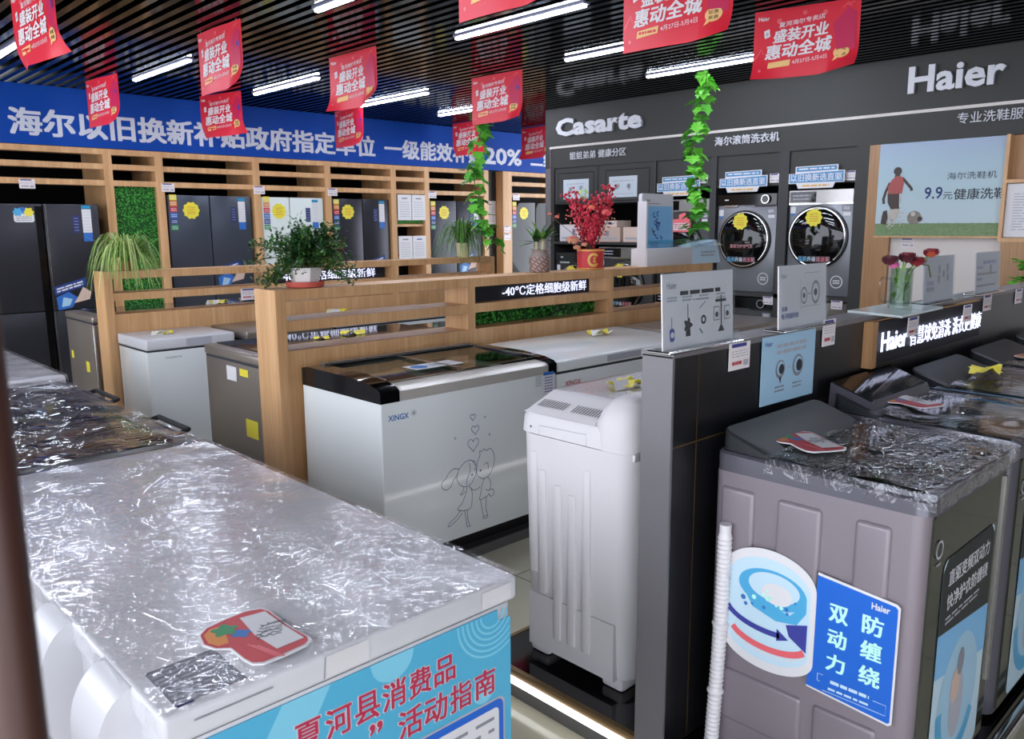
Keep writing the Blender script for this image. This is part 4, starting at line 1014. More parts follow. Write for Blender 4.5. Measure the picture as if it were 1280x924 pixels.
def simple_chest(x0, x1, y0, y1, zb, zt, label, side, lidm, logo=None, handle=None, band='ink_grey', lidh=.06, front=None, corner=None, slope=0):
    t = thing('chest_freezer', ((x0+x1)/2, (y0+y1)/2, zb), label, 'freezer')
    MB().rbox(x0+.004, x1-.004, y0+.006, y1-.004, zb+.04, zt-lidh-.012, side, .01, 2, 'z').build('body', t)
    MB().box(x0+.03, x1-.03, y0+.04, y1-.04, zb, zb+.04, 'black').build('plinth', t, smooth=False)
    MB().box(x0+.008, x1-.008, y0+.008, y1-.008, zt-lidh-.012, zt-lidh, 'ink').build('gasket', t, smooth=False)
    m = MB()
    b = [(x0, y0, zt-lidh), (x1, y0, zt-lidh), (x1, y1, zt-lidh), (x0, y1, zt-lidh)]
    m.rbox(x0, x1, y0, y1, zt-lidh, zt, lidm, .012, 3)
    if slope: m.v = [Vector((v.x, v.y, v.z+(slope*(v.y-y0)/(y1-y0) if v.z > zt-lidh*.6 else 0))) for v in m.v]
    m.build('lid', t)
    f = FY(y0, 0, 0)
    if handle: m = MB(); m.rect(f, handle[0], zt-lidh+.012, handle[1], zt-.012, 'ink_light', .001); m.build('handle', t, smooth=False)
    if logo: m = MB(); m.text(f, logo[0], *logo[1:5], logo[5], .015, .002); m.build('logo', t, smooth=False)
    if front: m = MB(); m.box(x0+.01, x1-.01, y0, y0+.008, zb+.05, zt-lidh-.02, front); m.build('front_panel', t, smooth=False)
    if corner: m = MB(); m.rbox(x0-.002, x0+.025, y0-.002, y0+.025, zb+.04, zt-lidh-.012, corner, .006, 2); m.build('corner_trim', t)
    return t
simple_chest(3.135, 4.45, 2.93, 3.6, .05, .905, 'white chest freezer with a red logo and white lid beside the couple-printed one', 'white_gloss', 'white_gloss', ('XINGX', 3.195, .762, 3.325, .79, 'ink_red'), (3.55, 3.86), slope=.02)
b3 = simple_chest(4.47, 5.68, 2.93, 3.6, .05, .925, 'brown-lidded chest freezer farthest right along the nearer wooden partition', 'steel_brown', 'steel_brown', None, (4.75, 4.95))
# freezers in the middle aisle and behind
t = simple_chest(1.95, 2.57, 5.56, 6.11, .0, .885, 'small white chest freezer in front of the farther wooden partition', 'white_gloss', 'white', ('CASARTE', 2.07, .748, 2.18, .760, 'ink_grey'), (2.22, 2.4), lidh=.075)
m = MB(); f = FY(5.56, 0, 0); m.ring(f, 2.5, .30, .025, .03, 'ink_light', .002); m.build('badge', t, smooth=False)
t = simple_chest(2.63, 3.35, 5.5, 6.1, .0, .885, 'dark brown freezer between the small white freezer and the wooden post', 'grey_dark', 'steel_brown', corner='silver')
t = simple_chest(1.935, 3.3, 3.93, 4.6, .05, .96, 'brushed brown chest freezer with yellow sticker behind the nearer partition', 'steel_brown', 'steel_brown', None, None, lidh=.055, front='brown_lid')
m = MB(); m.box(2.0, 3.28, 3.97, 4.57, .9605, .966, 'lid_glass'); m.build('glass_lid', t, smooth=False)
m = MB(); f = FX(1.935+.004, 4.6, 0); m.rect(f, .28, .79, .40, .87, 'paper', .003); m.rect(f, .44, .83, .54, .87, 'yellow', .003); m.rect(f, .48, .5, .62, .6, 'yellow', .003); m.build('sticker', t, smooth=False)
simple_chest(3.36, 4.6, 5.5, 6.1, .0, .905, 'white-lidded freezer seen through the slots behind the nearer partition', 'white_gloss', 'white')
t = simple_chest(3.35, 4.6, 3.93, 4.6, .05, .94, 'dark glass-lidded freezer back to back with the nearer wooden partition', 'grey_dark', 'brown_lid')
m = MB(); m.box(3.39, 4.56, 3.97, 4.57, .9405, .946, 'lid_glass'); m.build('glass_lid', t, smooth=False)
simple_chest(4.65, 5.6, 5.5, 6.1, .0, .90, 'brown-lidded freezer at the right end before the farther partition', 'steel_brown', 'brown_lid')
t = simple_chest(1.88, 3.75, 6.40, 7.06, .0, .985, 'long brushed freezer with dark glass top right behind the farther partition', 'steel_brown', 'steel_brown', None, None, lidh=.05, corner='silver')
m = MB(); m.box(1.98, 3.72, 6.43, 7.03, .9855, .993, 'lid_glass'); m.box(1.98, 3.72, 6.42, 6.43, .955, .992, 'black'); m.build('glass_lid', t, smooth=False)
m = MB(); f = FX(1.884, 7.06, 0); m.rect(f, .08, .62, .13, .68, 'yellow', .003); m.rect(f, .42, .55, .5, .63, 'yellow', .003); m.build('sticker', t, smooth=False)
price_tag(FY(6.12, 0, 0), 2.90, 1.055, .14, .09, 'price tag on the middle rail of the farther partition', 'price tags on the wooden partitions', True)
G = 'sheets piled on a freezer lid'
m = MB()
for i in range(5): m.hexa([(3.40+.01*i, 5.56+.01*i, .9055+.006*i), (3.72+.012*i, 5.56, .9055+.006*i), (3.72+.01*i, 5.8, .9055+.006*i), (3.4, 5.8, .9055+.006*i)], [(3.40+.01*i, 5.56+.01*i, .9105+.006*i), (3.72+.012*i, 5.56, .9105+.006*i), (3.72+.01*i, 5.8, .9105+.006*i), (3.4, 5.8, .9105+.006*i)], ('paper', 'paper_blue', 'ink_light', 'paper', 'paper')[i])
tag(m.build('leaflet_pile', smooth=False), 'small pile of leaflets on the white freezer lid seen through the slot', 'leaflets')

def bow(x, y, z, s, label, white=True, seed=1):
    rnd = random.Random(seed); m = MB(); n = 40
    vs = []; ph = rnd.uniform(0, 6)
    for k, rad in ((0, .02), (1, .5), (2, .8), (3, 1.0)):
        for i in range(n):
            t_ = 2*math.pi*i/n; r_ = s*rad*(1+(.1*math.cos(10*t_) if k == 3 else 0))
            h = s*(.2+.15*math.sin(3*t_+ph)*rad+.08*math.sin(7*t_+ph*2)*rad-.08*rad)+.002
            vs.append((x+r_*math.cos(t_), y+r_*math.sin(t_)*.7, z+max(.002, h)))
    for k in range(3):
        m.add(vs, [(k*n+i, k*n+(i+1) % n, (k+1)*n+(i+1) % n, (k+1)*n+i) for i in range(n)], 'yellow')
    if white:
        m.add([(x-s*1.3, y-s*.5, z+.001), (x-s*.2, y-s*.7, z+.001), (x+s*.2, y-s*.1, z+s*.3), (x-s*.9, y, z+s*.35)], [(0, 1, 2, 3)], 'paper')
        m.add([(x+s*.2, y-s*.8, z+.001), (x+s*1.2, y-s*.5, z+s*.25), (x+s, y, z+.003), (x+s*.3, y-s*.2, z+s*.3)], [(0, 1, 2, 3)], 'paper')
    return tag(m.build('rosette'), label, 'rosette', 'crumpled yellow rosettes')
bow(2.28, 1.80, 1.052, .075, 'crumpled yellow rosette on top of the white twin-tub washer', True, 2)
bow(4.05, 3.42, .924, .085, 'crumpled yellow rosette on the lid of the red-logo freezer', True, 3)
bow(2.16, 5.82, .885, .075, 'crumpled yellow rosette on the small white freezer', True, 4)
bow(2.95, 6.68, .993, .09, 'crumpled yellow rosette on the glass freezer behind the farther partition', True, 5)
bow(3.68, 5.98, .905, .11, 'crumpled yellow rosette seen through the upper slot of the nearer partition', True, 6)
bow(2.75, 4.3, .966, .08, 'crumpled yellow rosette seen through the lower slot of the nearer partition', False, 7)
bow(2.5, 4.25, .966, .05, 'small yellow rosette on the brushed freezer behind the partition post', False, 8)

# ================================================================== TWIN-TUB WASHER
tt = thing('twin_tub_washer', (2.28, 1.73, .1), 'white plastic twin-tub washer standing at the end of the dark partition', 'washing machine')
X0, X1, Y0, Y1 = 1.925, 2.62, 1.49, 1.985
m = MB()
def ringpts(x0, x1, y0, y1, r, z, n=6): return [(a, b, z) for a, b in rr(x0, y0, x1, y1, r, n)]
levels = [(.14, .022), (.16, .018), (.45, .008), (.90, .0), (.918, .0)]
vs = []; nn = len(rr(0, 0, 1, 1, .1, 6))
for z, ins in levels: vs += ringpts(X0+ins, X1-ins, Y0+ins, Y1-ins, .07, z)
m.add(vs, [(k*nn+i, k*nn+(i+1) % nn, (k+1)*nn+(i+1) % nn, (k+1)*nn+i) for k in range(len(levels)-1) for i in range(nn)]+[list(range(nn-1, -1, -1))], 'white_matte')
f = FX(X0+.004, Y1, 0)
for a, z0, z1 in ((.06, .42, .86), (.10, .35, .80), (.17, .2, .76), (.235, .2, .74), (.30, .2, .84)):
    m.rbox(X0-.004, X0+.03, Y1-a-.035, Y1-a, z0, z1, 'white_matte', .008, 2)
m.box(X0+.004, X0+.03, Y0+.06, Y1-.05, .14, .34, 'white_matte')
m.build('body', tt)
m = MB()
for z0, (xa, ya, yb) in zip((.10,), ((0, 0, 0),)):
    pass
for xx, yy in ((X0+.03, Y0+.04), (X0+.03, Y1-.12), (X1-.11, Y0+.04), (X1-.11, Y1-.12)):
    o = MB().rbox(xx, xx+.08, yy, yy+.09, .0985, .142, 'white_matte', .012, 2).build('foot', tt)
m = MB()
# upper housing: low at the -X edge, sloping up to the lids, a raised end on the near side
def hz(x, y): return 0
b = [(X0-.004, Y0-.004, .922), (X1, Y0-.004, .922), (X1, Y1+.004, .922), (X0-.004, Y1+.004, .922)]
m.hexa(b, [(X0, Y0+.14, .975), (X1, Y0+.14, 1.0), (X1, Y1, 1.0), (X0, Y1, .985)], 'white_matte') if False else None
vs = []
for z, ins in ((.922, -.006), (.975, -.002), (.99, .006)):
    vs += ringpts(X0+ins, X1-ins, Y0+ins, Y1-ins, .065, z)
m.add(vs, [(k*nn+i, k*nn+(i+1) % nn, (k+1)*nn+(i+1) % nn, (k+1)*nn+i) for k in range(2) for i in range(nn)]+[[2*nn+i for i in range(nn)]], 'white_matte')
m.build('upper_housing', tt)
m = MB()   # sloping vent panel and lids
m.hexa([(X0+.008, Y0+.15, .988), (X0+.30, Y0+.15, .988), (X0+.30, Y1-.02, .988), (X0+.008, Y1-.02, .988)], [(X0+.02, Y0+.16, .996), (X0+.15, Y0+.16, 1.045), (X0+.15, Y1-.03, 1.045), (X0+.02, Y1-.03, .996)], 'white_matte')
m.rbox(X0+.15, X1-.03, Y0+.16, Y1-.03, .988, 1.046, 'white_matte', .006, 2)
plabel(m.build('lid', tt), 'white sloping lid')
m = MB(); fr_ = Fr((X0+.012, Y1-.03, .993), (0, -1, 0), (.13, 0, .049))
for g in (.02, .175):
    for i in range(11): m.rect(fr_, g+i*.0115, .035, g+i*.0115+.004, .08, 'ink', .003)
plabel(m.build('vent_slots', tt, smooth=False), 'dark vent slots')
m = MB(); vs = []   # raised end on the near side
for z, xa, ya, yb, r_ in ((.921, X0-.007, Y0-.007, Y0+.17, .07), (1.0, X0-.005, Y0-.005, Y0+.17, .07), (1.04, X0+.005, Y0+.0, Y0+.15, .06), (1.075, X0+.03, Y0+.015, Y0+.12, .04), (1.088, X0+.055, Y0+.03, Y0+.10, .03)):
    vs += ringpts(xa, X1, ya, yb, r_, z)
m.add(vs, [(k*nn+i, k*nn+(i+1) % nn, (k+1)*nn+(i+1) % nn, (k+1)*nn+i) for k in range(4) for i in range(nn)]+[[4*nn+i for i in range(nn)]], 'white_matte')
m.build('control_end', tt, ang=50)
m = MB(); m.rbox(X0+.0, X0+.03, Y0-.016, Y0-.004, .905, .93, 'white_matte', .004, 2); m.build('latch', tt)
m = MB(); f = FX(X0-.006, Y1, 0); m.stroke(f, [(.11, .925), (.11, .955), (.32, .96), (.32, .925)], .002, 'ink_light', .001); m.disc(f, .07, .945, .004, 'ink', .001, 8); m.build('service_panel', tt, smooth=False)
wrap('plastic_wrap', tt, X0+.15, X1-.03, Y0+.16, Y1-.03, 1.0465, 'film', 0, .003, 14)
m = MB(); m.tube([(2.02, Y0-.015, .30), (2.02, Y0-.015, .92), (2.03, Y0-.012, .95)], .014, 'hose', 10); m.build('drain_hose', tt)

# ================================================================== TOP-LOADING WASHERS
def washer(x0, x1, label, side, sticker=False, y0=.64, back=1.235, lidglass='dark_glass', panelm='washer_panel', zt=0, front='直驱变频双动力'):
    t = thing('top_load_washer', ((x0+x1)/2, .93, .1), label, 'washing machine')
    MB().rbox(x0, x1, y0, back-.02, .118, .945+zt, side, .035, 4, 'z').build('body', t)
    m = MB(); m.box(x0+.03, x1-.03, y0+.03, back-.03, .0985, .118, 'black'); m.build('foot_plinth', t, smooth=False)
    if side == 'plum':
        f = FX(x0, back-.02, 0); m = MB()
        for a0, a1, b0, b1 in ((.03, .135, .56, .90), (.20, .325, .45, .90), (.41, .50, .45, .90), (.03, .30, .2, .36), (.33, .50, .2, .36)):
            m.rbox(x0-.010, x0+.02, back-.02-a1, back-.02-a0, b0, b1, side, .0135, 4)
        m.build('embossed_panel', t, ang=60)
    f = FY(y0, x0, 0); w = x1-x0
    m = MB(); m.prism(f, rr(.035, .13, w-.035, .935+zt, .01), -.01, .006, 'washer_front')
    plabel(m.build('front_panel', t, smooth=False), 'dark glossy front panel')
    m = MB(); m.rrect(f, .12, .14, w-.10, .80, .03, 'sticker_pale', .008); m.poly(f, [(.12, .60), (w-.10, .56), (w-.10, .77), (w-.13, .80), (.15, .80), (.12, .77)], 'washer_panel', .0085)
    m.poly(f, [(.12, .60), (w-.10, .56), (w-.10, .42), (.12, .48)], 'paper_sky', .0087)
    m.disc(f, w/2+.01, .36, .15, 'paper_blue', .009, rb=.18); m.ring(f, w/2+.01, .36, .12, .16, 'sticker_cyan', .0094, k=1.2, t0=180, t1=330); m.disc(f, w/2, .34, .05, 'ink_light', .0095, rb=.1); m.disc(f, w/2-.02, .40, .035, 'box_card', .0097, rb=.05); m.disc(f, w/2+.01, .46, .025, 'ink_grey', .0098, rb=.04)
    m.text(f, front, .16, .72, w-.14, .765, 'letter_white', .02, .0095); m.text(f, '快净护衣防缠绕', .16, .655, w-.14, .70, 'letter_white', .02, .0095); m.lines(f, .16, .615, w-.2, .64, 2, 'ink_light', .006, .0095)
    m.ring(f, .075, .845, .018, .024, 'ink_light', .009); m.lines(f, .06, .80, .09, .815, 1, 'ink_light', .005, .009)
    plabel(m.build('front_poster', t, smooth=False), 'blue product poster on the front')
    m = MB(); m.box(x0+w-.05, x0+w-.03, y0-.012, y0, .30, .92+zt, 'silver'); m.build('edge_strip', t, smooth=False)
    # top frame (slopes up to the back), lid, rear panel
    za, zb = .95+zt, .985+zt
    m = MB(); yb = back-.02
    zz = lambda y: za+.03+(zb-za-.018)*(y-y0)/(yb-y0)
    vs = []; P0 = rr(x0-.004, y0-.012, x1+.004, yb, .04, 6); P1 = rr(x0, y0-.007, x1, yb, .038, 6); P2 = rr(x0+.008, y0+.002, x1-.008, yb-.006, .034, 6)
    vs = [(a, b, .942+zt) for a, b in P0]+[(a, b, zz(b)-.006) for a, b in P1]+[(a, b, zz(b)) for a, b in P2]; n0 = len(P0)
    m.add(vs, [(k*n0+i, k*n0+(i+1) % n0, (k+1)*n0+(i+1) % n0, (k+1)*n0+i) for k in range(2) for i in range(n0)]+[[2*n0+i for i in range(n0)], list(range(n0-1, -1, -1))], 'plum_top'); m.build('top_frame', t)
    m = MB()
    m.hexa([(x0+.05, y0+.03, zz(y0)), (x1-.04, y0+.03, zz(y0)), (x1-.04, 1.05, zz(1.05)), (x0+.05, 1.05, zz(1.05))], [(x0+.055, y0+.035, zz(y0)+.008), (x1-.045, y0+.035, zz(y0)+.008), (x1-.045, 1.045, zz(1.05)+.008), (x0+.055, 1.045, zz(1.05)+.008)], lidglass)
    plabel(m.build('lid', t), 'dark glass lid')
    m = MB(); z0 = zz(1.06)
    vs = []; A_ = rr(x0+.022, 1.052, x1-.022, 1.208, .03, 5); B_ = rr(x0+.03, 1.06, x1-.03, 1.205, .028, 5); n0 = len(A_)
    vs = [(a, b, z0-.006) for a, b in A_]+[(a, b, z0+.006+.05*(b-1.06)/.145) for a, b in A_]+[(a, b, z0+.012+.05*(b-1.06)/.145) for a, b in B_]
    m.add(vs, [(k*n0+i, k*n0+(i+1) % n0, (k+1)*n0+(i+1) % n0, (k+1)*n0+i) for k in range(2) for i in range(n0)]+[[2*n0+i for i in range(n0)], list(range(n0-1, -1, -1))], panelm)
    m.build('control_panel', t)
    return t, zz
w1, zz = washer(1.95, 2.565, 'nearest plum-grey top-loading washer with a large blue side sticker', 'plum')
f = FX(1.939, 1.156, .39)
m = MB()
m.prism(f, [(.255, .02), (.47, .003), (.478, .01), (.478, .318), (.47, .325), (.27, .345)], .001, .003, 'paper')
m.poly(f, [(.255, .025), (.468, .009), (.473, .014), (.473, .312), (.467, .318), (.27, .338)], 'sticker_blue', .0035)
def ell(a, b, ra, rb, t0=0, t1=360, n=30): return [(a+ra*math.cos(R(t0+(t1-t0)*i/n)), b+rb*math.sin(R(t0+(t1-t0)*i/n))) for i in range(n+1)]
m.poly(f, ell(.135, .28, .135, .085, 0, 180)+ell(.135, .085, .135, .07, 180, 360), 'paper', .004)
m.poly(f, ell(.135, .265, .12, .075, 0, 180)+ell(.135, .10, .12, .06, 180, 360), 'sticker_pale', .0043)
m.poly(f, ell(.145, .255, .10, .055), 'sticker_cyan', .0046); m.poly(f, ell(.15, .262, .075, .04), 'sticker_pale', .0048); m.poly(f, ell(.16, .245, .045, .03), 'paper', .005)
m.poly(f, [(.05, .25), (.09, .19), (.16, .17), (.22, .18), (.245, .22), (.245, .25), (.2, .2), (.12, .21)], 'sticker_cyan', .0051)
for i in range(14): m.disc(f, random.uniform(.06, .23), random.uniform(.19, .26), random.uniform(.003, .008), 'sticker_mint' if i % 2 else 'logo_blue', .0053, 8)
m.poly(f, [(.19, .17), (.25, .19), (.25, .11), (.2, .14)], 'sticker_purple', .0051)
m.stroke(f, ell(.14, .185, .13, .055, 195, 285, 12), .016, 'sticker_purple', .0055); m.poly(f, [(.165, .115), (.165, .15), (.2, .128)], 'sticker_purple', .0055)
m.stroke(f, ell(.14, .13, .115, .05, 200, 335, 14), .018, 'coral', .0054); m.stroke(f, ell(.14, .115, .115, .05, 200, 335, 14), .004, 'paper', .0056)
for i, ch in enumerate('双动力'): m.text(f, ch, .305, .225-.068*i, .355, .275-.068*i, 'sticker_mint', .035, .0045)
for i, ch in enumerate('防缠绕'): m.text(f, ch, .39, .225-.068*i, .443, .277-.068*i, 'sticker_mint', .035, .0045)
m.text(f, 'Haier', .41, .294, .455, .312, 'letter_white', .03, .0045)
m.lines(f, .32, .05, .42, .068, 1, 'sticker_pale', .009, .0045); m.lines(f, .315, .032, .42, .045, 1, 'sticker_pale', .006, .0045)
m.stroke(f, [(.292, .05), (.285, .05), (.285, .07), (.30, .07)], .0015, 'sticker_pale', .0045); m.stroke(f, [(.43, .055), (.462, .055), (.462, .028), (.30, .028)], .0015, 'sticker_pale', .0045)
plabel(m.build('side_sticker', w1, smooth=False), 'large white and blue tub-shaped sticker')
wrap('plastic_wrap', w1, 1.955, 2.565, .625, 1.055, zz(.9)+.012, 'film_dark', .04, .007, 40)
m = MB(); pts = []; rs = []
N = 150
for i in range(N+1):
    t_ = i/N; pts.append((1.918+.006*math.sin(t_*4), 1.150+.016*t_, .80-.68*t_)); rs.append((.0215 if i % 3 == 0 else .0185) if i > 6 else .0165)
for k in (66, 112): rs[k] = rs[k+1] = .0245
m.tube(pts, rs, 'hose', 14); o = m.build('drain_hose', w1); plabel(o, 'white corrugated drain hose')
price_card(FZ(zz(1.0)+.018, 2.13, 1.035, -35), 1.0, 'red and white price card on the nearest plum-grey washer')
w2, z2 = washer(2.64, 3.22, 'second top-loading washer with a tilted glossy control panel', 'plum_top', lidglass='lid_glass', zt=.0, front='直驱变频')
m = MB(); m.hexa([(2.68, 1.07, 1.0), (3.18, 1.07, 1.0), (3.18, 1.23, 1.0), (2.68, 1.23, 1.0)], [(2.68, 1.085, 1.035), (3.18, 1.085, 1.035), (3.18, 1.225, 1.085), (2.68, 1.225, 1.085)], 'plum_top'); m.hexa([(2.69, 1.09, 1.036), (3.17, 1.09, 1.036), (3.17, 1.222, 1.084), (2.69, 1.222, 1.084)], [(2.69, 1.09, 1.040), (3.17, 1.09, 1.040), (3.17, 1.222, 1.088), (2.69, 1.222, 1.088)], 'black_gloss')
plabel(m.build('screen_panel', w2), 'glossy black tilted panel')
wrap('plastic_wrap', w2, 2.64, 3.22, .625, 1.06, z2(.9)+.014, 'film', .05, .008, 30)
price_card(FZ(z2(1.0)+.022, 2.86, 1.03, -25), .95, 'red and white price card on the second washer by the tilted panel')
w3, z3 = washer(3.31, 3.90, 'third top-loading washer with blue tape and a yellow rosette', 'washer_panel', lidglass='lid_glass')
m = MB(); m.box(3.306, 3.312, .63, 1.2, .95, .975, 'tape_blue'); m.rect(FZ(z3(.9), 3.31, .63), .0, .0, .012, .55, 'tape_blue', .006); plabel(m.build('tape', w3, smooth=False), 'bright blue tape along the edge')
wrap('plastic_wrap', w3, 3.32, 3.90, .625, 1.06, z3(.9)+.014, 'film', .03, .006, 24)
bow(3.62, 1.02, z3(1.0)+.034, .085, 'crumpled yellow rosette on the third washer', False, 9)
w4, z4 = washer(4.0, 4.58, 'fourth top-loading washer with a dark glass back panel', 'grey_post', lidglass='lid_glass')
wrap('plastic_wrap', w4, 4.0, 4.58, .625, 1.06, z4(.9)+.014, 'film', .03, .006, 20)
price_card(FZ(z4(.95)+.02, 4.25, .98, -20), .9, 'pink price card on the fourth washer')
w5, z5 = washer(4.68, 5.26, 'fifth top-loading washer at the right edge of the row', 'grey_post', lidglass='lid_glass')

# ================================================================== CEILING LIGHTS
def tube_light(x, y0, y1):
    t = thing('linear_light', (x, (y0+y1)/2, CEIL-.06), '', 'light', 'linear ceiling lights')
    MB().rbox(x-.03, x+.03, y0, y1, CEIL-.012, CEIL+.03, 'tube_housing', .004, 2).build('housing', t)
    plabel(MB().rbox(x-.016, x+.016, y0+.01, y1-.01, CEIL-.026, CEIL-.012, 'led', .005, 2).build('diffuser', t), 'glowing white diffuser')
    return t
proto = tube_light(2.76, 3.38, 4.58); proto['label'] = 'lit linear ceiling light cut by the top edge, above the wooden partition'
LL = [(3.86, 3.98, 'lit linear light in the nearer row, second from the left'), (4.98, 3.98, 'lit linear light in the nearer row, left of the hanging vine'), (6.06, 4.0, 'lit linear light just in front of the grey fascia by the vine'),
      (1.68, 7.12, 'lit linear light in the far row at the left edge'), (2.80, 7.12, 'lit linear light in the far row, second from the left'), (3.94, 7.14, 'lit linear light in the far row above the potted bush'), (5.16, 7.16, 'lit linear light in the far row, fourth from the left'), (6.27, 7.18, 'lit linear light in the far row nearest the grey wall end'),
      (3.86, .8, 'overhead light tube above the washers'), (4.98, .8, 'overhead light tube above the far washers'), (1.62, 3.98, 'overhead light tube above the aisle')]
for x_, y_, lb in LL: dup(proto, (x_, y_, CEIL-.06), lb, 'linear ceiling lights')

# ================================================================== RED BANNERS
def make_banner(curl, label):
    t = thing('sale_banner', (0, 0, CEIL-.42), label, 'banner', 'red sale banners')
    WB, HB = .62, .40
    def warp(a, b, c):
        d = max(0, .16-b)/.16; e = max(0, (a-.40)/.22); g = max(0, (.16-a)/.16)
        return a, b+.02*d*d*e, c+curl[0]*d*d*e+curl[1]*d*d*g+.012*math.sin(a*7+curl[2])
    f = Fr((0, WB/2, CEIL-.41), (0, -1, 0), (0, 0, 1), warp)
    # built about x = 0, then moved by the object's location
    WLOC[t.name] = Vector((0, 0, CEIL-.42))
    m = MB(); m.grid(f, 0, 0, WB*.72, HB, 14, 12, 'banner_red', 0); m.grid(f, WB*.72, 0, WB, HB, 6, 12, 'banner_red', 0); sh = m.build('sheet', t)
    m = MB()
    m.poly(f, [(.50, .1), (.60, .12), (.60, .33), (.55, .36), (.47, .28)], 'banner_magenta', .002)
    m.text(f, 'Haier', .025, .345, .09, .37, 'paper', .02, .004)
    m.text(f, '夏河海尔专卖店', .15, .295, .42, .325, 'paper', .012, .004, slope=.08)
    m.text(f, '盛装开业', .115, .205, .44, .285, 'paper', .035, .005, shear=.12, slope=.05)
    m.text(f, '惠动全城', .07, .11, .46, .2, 'paper', .035, .005, shear=.12, slope=.05)
    m.poly(f, [(.09, .06), (.22, .07), (.225, .105), (.095, .095)], 'banner_cream', .004); m.lines(f, .105, .073, .21, .093, 1, 'banner_red', .012, .005)
    m.text(f, '4月27日-5月4日', .235, .075, .44, .1, 'paper', .008, .004, slope=.06)
    m.disc(f, .525, .11, .046, 'banner_cream', .004, 20, .036); m.poly(f, [(.49, .09), (.505, .075), (.475, .06)], 'banner_cream', .004)
    m.text(f, '钜惠', .497, .112, .552, .132, 'twig', .02, .0055); m.text(f, '来袭', .497, .086, .552, .106, 'twig', .02, .0055)
    m.disc(f, .15, .335, .016, 'coral', .003, 12); m.disc(f, .42, .35, .014, 'coral', .003, 12); m.disc(f, .045, .05, .009, 'coral', .003, 10); m.flower(f, .3, .365, .012, 'coral', .003, 5, .3)
    m.poly(f, [(.065, .24), (.098, .25), (.092, .295), (.06, .285)], 'paper', .003); m.rect(f, .072, .255, .087, .275, 'ink_light', .004); m.poly(f, [(.56, .23), (.585, .235), (.58, .28), (.553, .275)], 'sticker_purple', .0035)
    m.stroke(f, [(.52, .36), (.55, .385), (.57, .36), (.545, .37), (.585, .385)], .005, 'coral', .003); m.stroke(f, [(.01, .12), (.05, .18), (.06, .15)], .006, 'coral', .003)
    plabel(m.build('print', sh, smooth=False), 'white and cream printed lettering')
    m = MB(); m.rect(f, 0, HB-.006, WB, HB+.002, 'banner_red', .003)
    for a in (.06, .56): m.tube([f.p(a, HB, 0), f.p(a, HB, 0)+Vector((0, 0, .012))], .002, 'silver', 6)
    m.build('hanger', t, smooth=False)
    return t
bA = make_banner((.05, .0, 0), 'A'); bB = make_banner((-.06, -.05, 1.5), 'B'); bC = make_banner((.10, .05, 3), 'C')
BL = [(4.875, 2.52, 'C', 13, 'large red sale banner at upper right, right of the hanging vine'), (3.58, 2.55, 'A', 4, 'large red sale banner cut by the top edge at upper centre-right'), (2.50, 2.62, 'A', 2, 'red sale banner at top centre showing only its lower edge'),
      (1.36, 5.12, 'B', 3, 'red sale banner in the upper left corner'), (2.51, 5.39, 'A', 0, 'nearer red sale banner of the overlapping left pair'), (3.60, 5.48, 'C', 2, 'nearer red sale banner of the overlapping middle pair'), (5.0, 5.41, 'A', 1, 'red sale banner above the left hanging vine'),
      (2.55, 7.82, 'A', 5, 'small far red sale banner alone before the blue sign at left'), (3.70, 7.98, 'B', 12, 'farther red sale banner of the overlapping left pair'), (5.22, 8.08, 'A', -4, 'farther red sale banner of the overlapping middle pair'), (6.96, 8.05, 'B', -3, 'far red sale banner behind the left hanging vine'), (8.0, 7.87, 'C', -5, 'far red sale banner cut off by the grey wall end')]
first = {'A': bA, 'B': bB, 'C': bC}; used = set()
for x_, y_, k, ang, lb in BL:
    if k not in used:
        o = first[k]; o.location = (x_, y_, CEIL-.42); o.rotation_euler = (0, 0, R(ang)); o['label'] = lb; used.add(k)
    else: dup(first[k], (x_, y_, CEIL-.42), lb, 'red sale banners', R(ang))

# ================================================================== PLANTS
RT = Vector((math.sin(R(46.289)), -math.cos(R(46.289)), 0)); FWD = Vector((math.cos(R(46.289)), math.sin(R(46.289)), 0)); UP = Vector((0, 0, 1))
def spider_plant(x, y, z, label, R_, n, mats, potm, pr_, ph, drop, seed):
    rnd = random.Random(seed); t = thing('potted_spider_plant', (x, y, z), label, 'plant')
    m = MB(); m.lathe(x, y, [(pr_*.75, z), (pr_*.8, z+.005), (pr_, z+ph), (pr_*1.04, z+ph), (pr_*1.04, z+ph*.9)], potm, 20); m.build('pot', t)
    m = MB()
    for i in range(n):
        a = rnd.uniform(0, 6.283); l = R_*rnd.uniform(.45, 1.0); hgt = rnd.uniform(.35, 1.15)*R_*.75; d = Vector((math.cos(a), math.sin(a), 0)); side = Vector((-math.sin(a), math.cos(a), 0))
        end = -drop*rnd.uniform(.1, 1)*(l/R_)
        if rnd.random() < .12: end = hgt*.9
        pts = []
        for k in range(9):
            s_ = k/8; zz_ = ph*.9+hgt*4*s_*(1-s_)*.9*(1 if end < 0 else .5)+end*s_**2
            pts.append(Vector((x, y, z))+d*(pr_*.3+l*(s_**.85))+UP*zz_)
        m.blade(pts, .011*rnd.uniform(.7, 1.2), rnd.choice(mats), side)
    m.build('foliage', t, smooth=False); return t
spider_plant(2.10, 6.235, 1.318, 'pale green spider plant with long drooping leaves on the left end of the farther partition', .30, 260, ('pale_a', 'pale_b', 'pale_c', 'pale_a'), 'pot_brown', .07, .07, .30, 3)
spider_plant(5.30, 6.235, 1.318, 'dark green spider plant in a cream pot below the left hanging vine', .36, 170, ('leaf_b', 'ivy_c', 'pale_c', 'leaf_a'), 'pot_cream', .075, .14, .35, 5)

